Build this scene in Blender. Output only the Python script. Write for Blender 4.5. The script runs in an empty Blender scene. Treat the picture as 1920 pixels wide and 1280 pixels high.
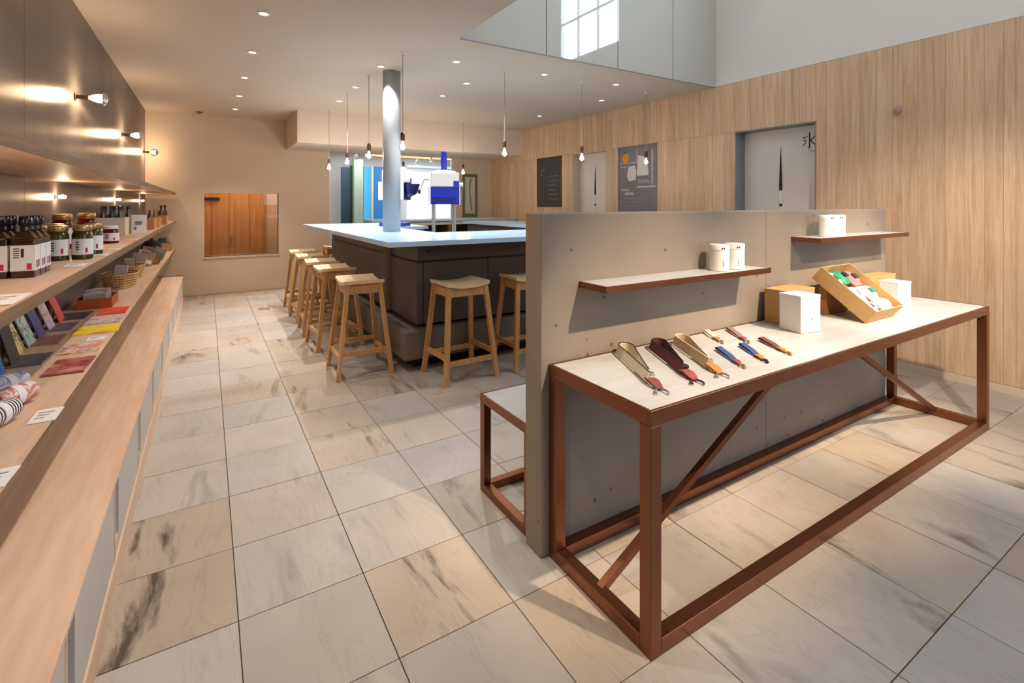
import bpy, bmesh, math, random
from mathutils import Vector, Matrix, Euler
rnd = random.Random(7)
S = bpy.context.scene
COL = S.collection
PI = math.pi

# ------------------------------------------------------------------ camera, world, exposure
YAW = math.radians(31.611)
FPX = 929.365
HZ = 382.0
CAMZ = 1.35
cd = bpy.data.cameras.new('camera')
cd.sensor_width = 36.0
cd.lens = FPX / 1920.0 * 36.0
cd.shift_y = -(640.0 - HZ) / 1920.0
cd.clip_start = 0.05
cam = bpy.data.objects.new('camera', cd)
cam.location = (0, 0, CAMZ)
cam.rotation_euler = (PI / 2, 0, -YAW)
COL.objects.link(cam)
S.camera = cam

S.view_settings.view_transform = 'Standard'
S.view_settings.look = 'None'
S.view_settings.gamma = 1.0
S.view_settings.use_curve_mapping = False
S.view_settings.exposure = 0.0
S.cycles.max_bounces = 10
S.cycles.diffuse_bounces = 6
S.cycles.glossy_bounces = 4
S.cycles.transmission_bounces = 6
S.cycles.transparent_max_bounces = 12
S.cycles.caustics_reflective = False
S.cycles.caustics_refractive = False
S.cycles.sample_clamp_indirect = 6.0
S.cycles.use_denoising = True

W = bpy.data.worlds.new('world')
S.world = W
W.use_nodes = True
W.node_tree.nodes['Background'].inputs[0].default_value = (0.72, 0.84, 1.0, 1)
W.node_tree.nodes['Background'].inputs[1].default_value = 2.0

def light(kind, name, loc, energy, col, rot=None, target=None, **kw):
    d = bpy.data.lights.new(name, kind)
    d.energy = energy
    d.color = col
    for k, v in kw.items():
        setattr(d, k, v)
    o = bpy.data.objects.new(name, d)
    o.location = loc
    if target is not None:
        o.rotation_euler = (Vector(target) - Vector(loc)).to_track_quat('-Z', 'Y').to_euler()
    elif rot is not None:
        o.rotation_euler = rot
    COL.objects.link(o)
    return o

WARM = (1.0, 0.76, 0.52)
WARM2 = (1.0, 0.86, 0.70)
DOWN = (1.0, 0.89, 0.78)
NEUT = (1.0, 0.98, 0.96)
COOL = (0.70, 0.84, 1.0)
# daylight just outside the high window of the void (right wall) and outside the shop front
light('AREA', 'daylight_high_window', (5.06, 1.10, 4.5), 270, COOL, target=(4.0, 1.10, 4.5),
      shape='RECTANGLE', size=2.2, size_y=2.0)
light('AREA', 'daylight_shop_front', (3.1, -2.9, 2.2), 30, COOL, target=(3.1, 0, 1.9),
      shape='RECTANGLE', size=3.2, size_y=3.4)
# spots high in the void aimed at the display wall
for _x in (1.62, 2.55, 3.48):
    light('SPOT', 'void_spot', (_x + 0.30, -0.58, 3.2), 720, (1.0, 0.79, 0.58), target=(_x, 1.35, 0.60),
          spot_size=math.radians(32), spot_blend=1.0, shadow_soft_size=0.03)
light('SPOT', 'void_spot', (1.55, -0.35, 2.60), 400, WARM2, target=(4.7, 1.4, 0.25),
      spot_size=math.radians(50), spot_blend=0.7, shadow_soft_size=0.04)

# ------------------------------------------------------------------ helpers: colour + materials
def lin(c):
    def f(v):
        v /= 255.0
        return v / 12.92 if v <= 0.04045 else ((v + 0.055) / 1.055) ** 2.4
    if isinstance(c, str):
        c = c.lstrip('#'); c = tuple(int(c[i:i + 2], 16) for i in (0, 2, 4))
    return tuple(f(v) for v in c) + (1.0,)

MATS = {}
def new_mat(name):
    m = bpy.data.materials.new(name)
    m.use_nodes = True
    MATS[name] = m
    return m, m.node_tree, m.node_tree.nodes['Principled BSDF']

def nd(nt, typ, **kw):
    n = nt.nodes.new(typ)
    for k, v in kw.items():
        setattr(n, k, v)
    return n

def mat(name, col, rough=0.5, metal=0.0, var=0.06, scale=8.0, bump=0.0, bscale=60.0, spec=0.5, rand=0.0):
    """plain surface: base colour with slight procedural mottling, optional bump"""
    m, nt, b = new_mat(name)
    c = lin(col)
    b.inputs['Roughness'].default_value = rough
    b.inputs['Metallic'].default_value = metal
    b.inputs['Specular IOR Level'].default_value = spec
    tc = nd(nt, 'ShaderNodeTexCoord')
    nz = nd(nt, 'ShaderNodeTexNoise')
    nz.inputs['Scale'].default_value = scale
    nz.inputs['Detail'].default_value = 4
    nt.links.new(tc.outputs['Object'], nz.inputs['Vector'])
    mx = nd(nt, 'ShaderNodeMix', data_type='RGBA')
    mx.inputs[6].default_value = tuple(max(0, v * (1 - var)) for v in c[:3]) + (1,)
    mx.inputs[7].default_value = tuple(min(1, v * (1 + var)) for v in c[:3]) + (1,)
    nt.links.new(nz.outputs['Fac'], mx.inputs[0])
    out = mx.outputs[2]
    if rand:
        oi = nd(nt, 'ShaderNodeObjectInfo')
        hs = nd(nt, 'ShaderNodeHueSaturation')
        mr = nd(nt, 'ShaderNodeMapRange')
        mr.inputs[3].default_value = 1 - rand
        mr.inputs[4].default_value = 1 + rand
        nt.links.new(oi.outputs['Random'], mr.inputs[0])
        nt.links.new(mr.outputs[0], hs.inputs['Value'])
        nt.links.new(out, hs.inputs['Color'])
        out = hs.outputs[0]
    nt.links.new(out, b.inputs['Base Color'])
    if bump:
        n2 = nd(nt, 'ShaderNodeTexNoise')
        n2.inputs['Scale'].default_value = bscale
        n2.inputs['Detail'].default_value = 5
        nt.links.new(tc.outputs['Object'], n2.inputs['Vector'])
        bp = nd(nt, 'ShaderNodeBump')
        bp.inputs['Strength'].default_value = bump
        bp.inputs['Distance'].default_value = 0.01
        nt.links.new(n2.outputs['Fac'], bp.inputs['Height'])
        nt.links.new(bp.outputs[0], b.inputs['Normal'])
    return m

def wood(name, c1, c2, axis='Y', fine=14.0, stretch=0.06, rough=0.5, rand=0.08, knots=False):
    """grain stretched along one axis, each object shifted and toned by its random number"""
    m, nt, b = new_mat(name)
    b.inputs['Roughness'].default_value = rough
    tc = nd(nt, 'ShaderNodeTexCoord')
    oi = nd(nt, 'ShaderNodeObjectInfo')
    vm = nd(nt, 'ShaderNodeVectorMath', operation='MULTIPLY_ADD')
    cmb = nd(nt, 'ShaderNodeCombineXYZ')
    for i in range(3):
        nt.links.new(oi.outputs['Random'], cmb.inputs[i])
    vm.inputs[1].default_value = (37, 23, 51)
    nt.links.new(cmb.outputs[0], vm.inputs[0])
    nt.links.new(tc.outputs['Object'], vm.inputs[2])
    mp = nd(nt, 'ShaderNodeMapping')
    sc = [1.0, 1.0, 1.0]
    sc['XYZ'.index(axis)] = stretch
    mp.inputs['Scale'].default_value = sc
    nt.links.new(vm.outputs[0], mp.inputs['Vector'])
    n1 = nd(nt, 'ShaderNodeTexNoise')
    n1.inputs['Scale'].default_value = fine
    n1.inputs['Detail'].default_value = 6
    n1.inputs['Distortion'].default_value = 1.2
    nt.links.new(mp.outputs[0], n1.inputs['Vector'])
    n2 = nd(nt, 'ShaderNodeTexNoise')
    n2.inputs['Scale'].default_value = fine * 6
    n2.inputs['Detail'].default_value = 3
    nt.links.new(mp.outputs[0], n2.inputs['Vector'])
    ad = nd(nt, 'ShaderNodeMath', operation='MULTIPLY_ADD')
    ad.inputs[1].default_value = 0.45
    nt.links.new(n2.outputs['Fac'], ad.inputs[0])
    sb = nd(nt, 'ShaderNodeMath', operation='MULTIPLY')
    sb.inputs[1].default_value = 0.75
    nt.links.new(n1.outputs['Fac'], sb.inputs[0])
    nt.links.new(sb.outputs[0], ad.inputs[2])
    rp = nd(nt, 'ShaderNodeValToRGB')
    rp.color_ramp.elements[0].position = 0.36
    rp.color_ramp.elements[0].color = lin(c2)
    rp.color_ramp.elements[1].position = 0.76
    rp.color_ramp.elements[1].color = lin(c1)
    nt.links.new(ad.outputs[0], rp.inputs[0])
    hs = nd(nt, 'ShaderNodeHueSaturation')
    mr = nd(nt, 'ShaderNodeMapRange')
    mr.inputs[3].default_value = 1 - rand
    mr.inputs[4].default_value = 1 + rand
    nt.links.new(oi.outputs['Random'], mr.inputs[0])
    nt.links.new(mr.outputs[0], hs.inputs['Value'])
    nt.links.new(rp.outputs[0], hs.inputs['Color'])
    nt.links.new(hs.outputs[0], b.inputs['Base Color'])
    bp = nd(nt, 'ShaderNodeBump')
    bp.inputs['Strength'].default_value = 0.08
    bp.inputs['Distance'].default_value = 0.004
    nt.links.new(ad.outputs[0], bp.inputs['Height'])
    nt.links.new(bp.outputs[0], b.inputs['Normal'])
    return m

def emis(name, col, strength):
    m, nt, b = new_mat(name)
    b.inputs['Base Color'].default_value = lin(col)
    b.inputs['Emission Color'].default_value = lin(col)
    b.inputs['Emission Strength'].default_value = strength
    return m

def clear_glass(name, tint=(1, 1, 1), gloss=0.12, rough=0.02):
    m = bpy.data.materials.new(name)
    m.use_nodes = True
    nt = m.node_tree
    nt.nodes.clear()
    out = nd(nt, 'ShaderNodeOutputMaterial')
    tr = nd(nt, 'ShaderNodeBsdfTransparent')
    tr.inputs[0].default_value = tuple(tint) + (1,)
    gl = nd(nt, 'ShaderNodeBsdfGlossy')
    gl.inputs['Roughness'].default_value = rough
    lw = nd(nt, 'ShaderNodeLayerWeight')
    lw.inputs[0].default_value = 0.35
    mr = nd(nt, 'ShaderNodeMapRange')
    mr.inputs[3].default_value = gloss * 0.5
    mr.inputs[4].default_value = min(0.9, gloss * 5)
    nt.links.new(lw.outputs['Fresnel'], mr.inputs[0])
    mx = nd(nt, 'ShaderNodeMixShader')
    nt.links.new(mr.outputs[0], mx.inputs[0])
    nt.links.new(tr.outputs[0], mx.inputs[1])
    nt.links.new(gl.outputs[0], mx.inputs[2])
    nt.links.new(mx.outputs[0], out.inputs[0])
    MATS[name] = m
    return m

# floor tiles: pale stone with grey-brown veins running along the room
def stone_tile():
    m, nt, b = new_mat('stone_tile')
    b.inputs['Roughness'].default_value = 0.42
    tc = nd(nt, 'ShaderNodeTexCoord')
    oi = nd(nt, 'ShaderNodeObjectInfo')
    cmb = nd(nt, 'ShaderNodeCombineXYZ')
    for i in range(3):
        nt.links.new(oi.outputs['Random'], cmb.inputs[i])
    vm = nd(nt, 'ShaderNodeVectorMath', operation='MULTIPLY_ADD')
    vm.inputs[1].default_value = (61, 43, 29)
    nt.links.new(cmb.outputs[0], vm.inputs[0])
    nt.links.new(tc.outputs['Object'], vm.inputs[2])
    mp = nd(nt, 'ShaderNodeMapping')
    mp.inputs['Rotation'].default_value = (0, 0, math.radians(-14))
    mp.inputs['Scale'].default_value = (1.0, 0.24, 1.0)
    nt.links.new(vm.outputs[0], mp.inputs['Vector'])
    cl = nd(nt, 'ShaderNodeTexNoise')           # broad clouds
    cl.inputs['Scale'].default_value = 2.6
    cl.inputs['Detail'].default_value = 3
    nt.links.new(vm.outputs[0], cl.inputs['Vector'])
    vn = nd(nt, 'ShaderNodeTexNoise')           # stretched veins
    vn.inputs['Scale'].default_value = 5.0
    vn.inputs['Detail'].default_value = 9
    vn.inputs['Roughness'].default_value = 0.62
    vn.inputs['Distortion'].default_value = 0.7
    nt.links.new(mp.outputs[0], vn.inputs['Vector'])
    fine = nd(nt, 'ShaderNodeTexNoise')
    fine.inputs['Scale'].default_value = 40
    fine.inputs['Detail'].default_value = 5
    nt.links.new(mp.outputs[0], fine.inputs['Vector'])
    base = nd(nt, 'ShaderNodeMix', data_type='RGBA')
    base.inputs[6].default_value = lin((160, 151, 142))
    base.inputs[7].default_value = lin((194, 185, 176))
    nt.links.new(cl.outputs['Fac'], base.inputs[0])
    r1 = nd(nt, 'ShaderNodeValToRGB')
    e = r1.color_ramp.elements
    e[0].position = 0.56; e[0].color = (0, 0, 0, 1)
    e[1].position = 0.70; e[1].color = (1, 1, 1, 1)
    nt.links.new(vn.outputs['Fac'], r1.inputs[0])
    mul = nd(nt, 'ShaderNodeMath', operation='MULTIPLY')
    nt.links.new(r1.outputs[0], mul.inputs[0])
    nt.links.new(fine.outputs['Fac'], mul.inputs[1])
    thin = nd(nt, 'ShaderNodeValToRGB')         # thin line along the 0.5 level
    t = thin.color_ramp.elements
    t[0].position = 0.485; t[0].color = (0, 0, 0, 1)
    t[1].position = 0.515; t[1].color = (0, 0, 0, 1)
    k = t.new(0.5); k.color = (1, 1, 1, 1)
    nt.links.new(vn.outputs['Fac'], thin.inputs[0])
    m2 = nd(nt, 'ShaderNodeMath', operation='MULTIPLY')
    m2.inputs[1].default_value = 0.14
    nt.links.new(thin.outputs[0], m2.inputs[0])
    a1 = nd(nt, 'ShaderNodeMath', operation='MULTIPLY_ADD')
    a1.use_clamp = True
    vs_ = nd(nt, 'ShaderNodeMapRange')          # some slabs are plain, some strongly veined
    vs_.inputs[3].default_value = 0.7
    vs_.inputs[4].default_value = 2.8
    pw = nd(nt, 'ShaderNodeMath', operation='FRACT')
    p7 = nd(nt, 'ShaderNodeMath', operation='MULTIPLY')
    p7.inputs[1].default_value = 13.73
    nt.links.new(oi.outputs['Random'], p7.inputs[0])
    nt.links.new(p7.outputs[0], pw.inputs[0])
    sq = nd(nt, 'ShaderNodeMath', operation='POWER')
    sq.inputs[1].default_value = 1.6
    nt.links.new(pw.outputs[0], sq.inputs[0])
    nt.links.new(sq.outputs[0], vs_.inputs[0])
    nt.links.new(vs_.outputs[0], a1.inputs[1])
    nt.links.new(mul.outputs[0], a1.inputs[0])
    nt.links.new(m2.outputs[0], a1.inputs[2])
    mx = nd(nt, 'ShaderNodeMix', data_type='RGBA')
    mx.inputs[7].default_value = lin((84, 77, 70))
    nt.links.new(a1.outputs[0], mx.inputs[0])
    nt.links.new(base.outputs[2], mx.inputs[6])
    hs = nd(nt, 'ShaderNodeHueSaturation')
    ms_ = nd(nt, 'ShaderNodeMapRange')         # slab-to-slab warmth
    ms_.inputs[3].default_value = 0.7
    ms_.inputs[4].default_value = 1.75
    nt.links.new(pw.outputs[0], ms_.inputs[0])
    nt.links.new(ms_.outputs[0], hs.inputs['Saturation'])
    mr = nd(nt, 'ShaderNodeMapRange')
    mr.inputs[3].default_value = 0.90
    mr.inputs[4].default_value = 1.06
    nt.links.new(oi.outputs['Random'], mr.inputs[0])
    nt.links.new(mr.outputs[0], hs.inputs['Value'])
    nt.links.new(mx.outputs[2], hs.inputs['Color'])
    nt.links.new(hs.outputs[0], b.inputs['Base Color'])
    return m

def concrete(name, col, dark, pits=True, rough=0.8):
    m, nt, b = new_mat(name)
    b.inputs['Roughness'].default_value = rough
    tc = nd(nt, 'ShaderNodeTexCoord')
    n1 = nd(nt, 'ShaderNodeTexNoise')
    n1.inputs['Scale'].default_value = 2.5
    n1.inputs['Detail'].default_value = 7
    nt.links.new(tc.outputs['Object'], n1.inputs['Vector'])
    mx = nd(nt, 'ShaderNodeMix', data_type='RGBA')
    mx.inputs[6].default_value = lin(dark)
    mx.inputs[7].default_value = lin(col)
    nt.links.new(n1.outputs['Fac'], mx.inputs[0])
    out = mx.outputs[2]
    if pits:
        vo = nd(nt, 'ShaderNodeTexVoronoi')
        vo.inputs['Scale'].default_value = 9.0
        nt.links.new(tc.outputs['Object'], vo.inputs['Vector'])
        n3 = nd(nt, 'ShaderNodeTexNoise')
        n3.inputs['Scale'].default_value = 23
        nt.links.new(tc.outputs['Object'], n3.inputs['Vector'])
        ad = nd(nt, 'ShaderNodeMath', operation='MULTIPLY_ADD')
        ad.inputs[1].default_value = 0.10
        nt.links.new(n3.outputs['Fac'], ad.inputs[0])
        nt.links.new(vo.outputs['Distance'], ad.inputs[2])
        rp = nd(nt, 'ShaderNodeValToRGB')
        rp.color_ramp.elements[0].position = 0.10
        rp.color_ramp.elements[0].color = (1, 1, 1, 1)
        rp.color_ramp.elements[1].position = 0.14
        rp.color_ramp.elements[1].color = (0, 0, 0, 1)
        nt.links.new(ad.outputs[0], rp.inputs[0])
        m2 = nd(nt, 'ShaderNodeMix', data_type='RGBA')
        m2.inputs[7].default_value = lin(tuple(int(v * 0.55) for v in dark))
        sc_ = nd(nt, 'ShaderNodeMath', operation='MULTIPLY')
        sc_.inputs[1].default_value = 0.7
        nt.links.new(rp.outputs[0], sc_.inputs[0])
        nt.links.new(sc_.outputs[0], m2.inputs[0])
        nt.links.new(out, m2.inputs[6])
        out = m2.outputs[2]
        bp = nd(nt, 'ShaderNodeBump', invert=True)
        bp.inputs['Strength'].default_value = 0.5
        bp.inputs['Distance'].default_value = 0.004
        nt.links.new(rp.outputs[0], bp.inputs['Height'])
        nt.links.new(bp.outputs[0], b.inputs['Normal'])
    nt.links.new(out, b.inputs['Base Color'])
    return m

# brushed steel panels: two crossed anisotropic lobes make the cross-shaped glints round a bulb
def brushed_steel():
    m = bpy.data.materials.new('brushed_steel')
    m.use_nodes = True
    nt = m.node_tree
    nt.nodes.clear()
    out = nd(nt, 'ShaderNodeOutputMaterial')
    tc = nd(nt, 'ShaderNodeTexCoord')
    nz = nd(nt, 'ShaderNodeTexNoise')
    nz.inputs['Scale'].default_value = 3
    nz.inputs['Detail'].default_value = 6
    nt.links.new(tc.outputs['Object'], nz.inputs['Vector'])
    mx = nd(nt, 'ShaderNodeMix', data_type='RGBA')
    mx.inputs[6].default_value = lin((146, 136, 128))
    mx.inputs[7].default_value = lin((174, 165, 158))
    nt.links.new(nz.outputs['Fac'], mx.inputs[0])
    tg = nd(nt, 'ShaderNodeCombineXYZ')
    tg.inputs[1].default_value = 1.0
    sh = []
    for rot, ro_, an_ in ((0.0, 0.24, 0.0), (0.25, 0.42, 0.8)):
        g = nd(nt, 'ShaderNodeBsdfAnisotropic')
        g.distribution = 'GGX'
        g.inputs['Roughness'].default_value = ro_
        g.inputs['Anisotropy'].default_value = an_
        g.inputs['Rotation'].default_value = rot
        nt.links.new(mx.outputs[2], g.inputs['Color'])
        nt.links.new(tg.outputs[0], g.inputs['Tangent'])
        sh.append(g)
    ms = nd(nt, 'ShaderNodeMixShader')
    ms.inputs[0].default_value = 0.12
    nt.links.new(sh[0].outputs[0], ms.inputs[1])
    nt.links.new(sh[1].outputs[0], ms.inputs[2])
    df = nd(nt, 'ShaderNodeBsdfDiffuse')
    nt.links.new(mx.outputs[2], df.inputs['Color'])
    m3 = nd(nt, 'ShaderNodeMixShader')
    m3.inputs[0].default_value = 0.72
    nt.links.new(df.outputs[0], m3.inputs[1])
    nt.links.new(ms.outputs[0], m3.inputs[2])
    nt.links.new(m3.outputs[0], out.inputs[0])
    MATS['brushed_steel'] = m
    return m

def stripes(name, ca, cb, scale, axis='X', rough=0.8):
    m, nt, b = new_mat(name)
    b.inputs['Roughness'].default_value = rough
    tc = nd(nt, 'ShaderNodeTexCoord')
    wv = nd(nt, 'ShaderNodeTexWave', wave_type='BANDS', bands_direction=axis)
    wv.inputs['Scale'].default_value = scale
    nt.links.new(tc.outputs['Object'], wv.inputs['Vector'])
    rp = nd(nt, 'ShaderNodeValToRGB')
    rp.color_ramp.interpolation = 'CONSTANT'
    rp.color_ramp.elements[0].color = lin(ca)
    rp.color_ramp.elements[1].position = 0.5
    rp.color_ramp.elements[1].color = lin(cb)
    nt.links.new(wv.outputs['Fac'], rp.inputs[0])
    nt.links.new(rp.outputs[0], b.inputs['Base Color'])
    return m

def print_mat(name, cols, scale=9.0, rough=0.45):
    """printed paper: soft patches of a few inks"""
    m, nt, b = new_mat(name)
    b.inputs['Roughness'].default_value = rough
    tc = nd(nt, 'ShaderNodeTexCoord')
    nz = nd(nt, 'ShaderNodeTexNoise')
    nz.inputs['Scale'].default_value = scale
    nz.inputs['Detail'].default_value = 4
    nz.inputs['Distortion'].default_value = 0.8
    nt.links.new(tc.outputs['Object'], nz.inputs['Vector'])
    rp = nd(nt, 'ShaderNodeValToRGB')
    el = rp.color_ramp.elements
    n = len(cols)
    el[0].position = 0.36; el[0].color = lin(cols[0])
    el[1].position = 0.64; el[1].color = lin(cols[-1])
    for i in range(1, n - 1):
        e = el.new(0.36 + 0.28 * i / (n - 1)); e.color = lin(cols[i])
    nt.links.new(nz.outputs['Fac'], rp.inputs[0])
    nt.links.new(rp.outputs[0], b.inputs['Base Color'])
    return m

stone_tile(); brushed_steel()
mat('grout', (92, 82, 72), 0.9)
mat('ceiling_paint', (200, 184, 166), 0.9, var=0.02, scale=1.5)
mat('wall_paint', (212, 190, 166), 0.9, var=0.03, scale=2)
mat('plaster_white', (226, 220, 212), 0.9, var=0.02, scale=2)
mat('soffit_paint', (222, 206, 190), 0.9, var=0.02, scale=2)
wood('wall_wood', (226, 192, 158), (192, 150, 112), axis='Z', fine=22, stretch=0.05, rough=0.6, rand=0.09)
wood('shelf_wood', (230, 199, 172), (208, 170, 136), axis='Y', fine=7, stretch=0.12, rough=0.45, rand=0.03)
wood('shelf_edge', (144, 112, 82), (110, 80, 54), axis='Y', fine=30, stretch=0.04, rough=0.6, rand=0.03)  # shelf wood darkened: shade of fronts turned from the wall lamps, put into the colour
wood('stool_wood', (208, 162, 108), (176, 126, 78), axis='Z', fine=26, stretch=0.08, rough=0.45, rand=0.05)
wood('stool_seat', (240, 212, 172), (220, 182, 136), axis='X', fine=20, stretch=0.08, rough=0.4, rand=0.05)
wood('table_board', (184, 184, 184), (168, 164, 160), axis='X', fine=10, stretch=0.08, rough=0.5, rand=0.0)
wood('door_wood', (206, 148, 84), (170, 112, 58), axis='Z', fine=16, stretch=0.05, rough=0.5, rand=0.06)
mat('cabinet_grey', (196, 188, 180), 0.55, var=0.03)
mat('slot_dark', (64, 42, 34), 0.7)
concrete('concrete_wall', (154, 139, 124), (122, 111, 100))
concrete('concrete_dark', (132, 116, 102), (108, 94, 82), pits=False)
mat('counter_top', (178, 210, 238), 0.22, var=0.02)
concrete('counter_body', (98, 84, 78), (82, 70, 66), pits=False, rough=0.5)
concrete('counter_plinth', (128, 116, 104), (104, 94, 84), pits=False, rough=0.7)
mat('copper', (138, 90, 66), 0.32, metal=0.9, var=0.10, scale=5)
mat('black', (22, 20, 20), 0.45)
mat('black_gloss', (16, 15, 18), 0.2)
mat('dark_brown', (70, 48, 36), 0.6)
mat('steel', (190, 190, 190), 0.3, metal=0.9)
mat('chrome', (220, 220, 222), 0.1, metal=1.0)
mat('brass', (196, 150, 84), 0.3, metal=0.9)
mat('gold_lid', (206, 168, 116), 0.28, metal=0.8)
mat('brown_socket', (70, 42, 26), 0.5)
mat('column_paint', (158, 163, 168), 0.5, var=0.02)
mat('white_paper', (236, 234, 232), 0.8, var=0.02)
mat('white_card', (240, 238, 236), 0.6, var=0.01)
mat('white_tin', (240, 236, 230), 0.4, var=0.01)
mat('ink', (46, 44, 46), 0.8)
mat('ink_grey', (150, 142, 144), 0.8)
mat('pink_ink', (214, 40, 92), 0.6)
mat('red_ink', (200, 36, 40), 0.6)
mat('kraft', (192, 154, 100), 0.75, var=0.08, scale=30)
mat('kraft_dark', (150, 100, 48), 0.8)
mat('cord', (176, 158, 140), 0.7)
mat('machine_blue', (18, 42, 170), 0.3, var=0.03)
mat('machine_navy', (16, 24, 96), 0.35)
mat('machine_white', (226, 226, 228), 0.35)
mat('amber', (56, 34, 14), 0.12, var=0.2, scale=20)
mat('olive_glass', (66, 58, 20), 0.12, var=0.2, scale=20)
mat('red_jam', (86, 10, 12), 0.12, var=0.2)
mat('syrup', (150, 72, 24), 0.12)
mat('jamb_grey', (128, 130, 132), 0.5)
mat('door_white', (234, 222, 212), 0.7, var=0.02)
mat('chalkboard', (66, 66, 66), 0.8, var=0.15, scale=5)
mat('menu_grey', (128, 118, 122), 0.8, var=0.12, scale=4)
mat('chalk', (214, 206, 198), 0.9)
mat('chalk_dim', (112, 112, 110), 0.9)
mat('orange_fruit', (226, 142, 28), 0.7, var=0.2, scale=30)
mat('green_leaf', (70, 110, 60), 0.7)
mat('basket', (206, 166, 112), 0.7, var=0.2, scale=60)
mat('crate_wood', (204, 150, 92), 0.6, var=0.12, scale=30)
mat('orange_box', (176, 84, 34), 0.6, var=0.1)
mat('sensor_rose', (172, 130, 116), 0.5)
mat('cream', (226, 214, 192), 0.8)
mat('strap_beige', (214, 200, 176), 0.9, var=0.1, scale=200)
mat('strap_edge', (40, 32, 32), 0.8)
mat('strap_maroon', (92, 44, 44), 0.9, var=0.15, scale=200)
mat('strap_tan', (200, 178, 140), 0.9, var=0.1, scale=200)
mat('leather_brown', (110, 58, 50), 0.6, var=0.2, scale=60)
mat('leather_red', (148, 62, 60), 0.6, var=0.2, scale=60)
mat('leather_orange', (206, 118, 44), 0.6, var=0.15, scale=60)
mat('strap_blue', (62, 76, 130), 0.9, var=0.3, scale=80)
mat('strap_grey', (140, 110, 110), 0.9, var=0.3, scale=80)
mat('green_pack', (20, 120, 90), 0.6)
mat('pale_pack', (214, 226, 214), 0.6, var=0.1, scale=20)
mat('plastic_pack', (186, 170, 160), 0.3, var=0.25, scale=25)
mat('brown_pack', (150, 120, 92), 0.5, var=0.3, scale=25)
mat('olive_pack', (120, 116, 84), 0.5, var=0.3, scale=25)
mat('navy_pack', (34, 26, 46), 0.4)
mat('plum_pack', (70, 28, 36), 0.4)
clear_glass('pane_glass', (0.97, 0.99, 1.0), 0.035)
clear_glass('bulb_glass', (1.0, 0.97, 0.92), 0.20)
emis('filament', (255, 214, 150), 45.0)
emis('downlight_glow', (255, 236, 206), 4.0)
emis('poster_blue', (70, 170, 226), 0.55)
emis('poster_deep', (44, 110, 170), 0.42)
emis('lightbox_white', (240, 244, 250), 0.72)
emis('lightbox_sky', (190, 224, 255), 0.85)
emis('spark', (255, 240, 214), 8.0)
mat('teal_dark', (42, 66, 82), 0.5)
mat('green_dark', (28, 60, 52), 0.5)
mat('pale_green', (164, 182, 164), 0.7)
mat('back_white', (206, 206, 204), 0.8)
mat('orange_ceiling', (226, 176, 130), 0.7)
mat('frame_olive', (104, 110, 84), 0.5)
mat('print_pale', (196, 200, 176), 0.7)
# glass-faced guard of the upper floor: pale sheet behind reflective glazing
m, nt, b = new_mat('guard_glass')
b.inputs['Base Color'].default_value = lin((184, 180, 170))
b.inputs['Roughness'].default_value = 0.02
b.inputs['IOR'].default_value = 1.9
b.inputs['Coat Weight'].default_value = 0.0
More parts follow.
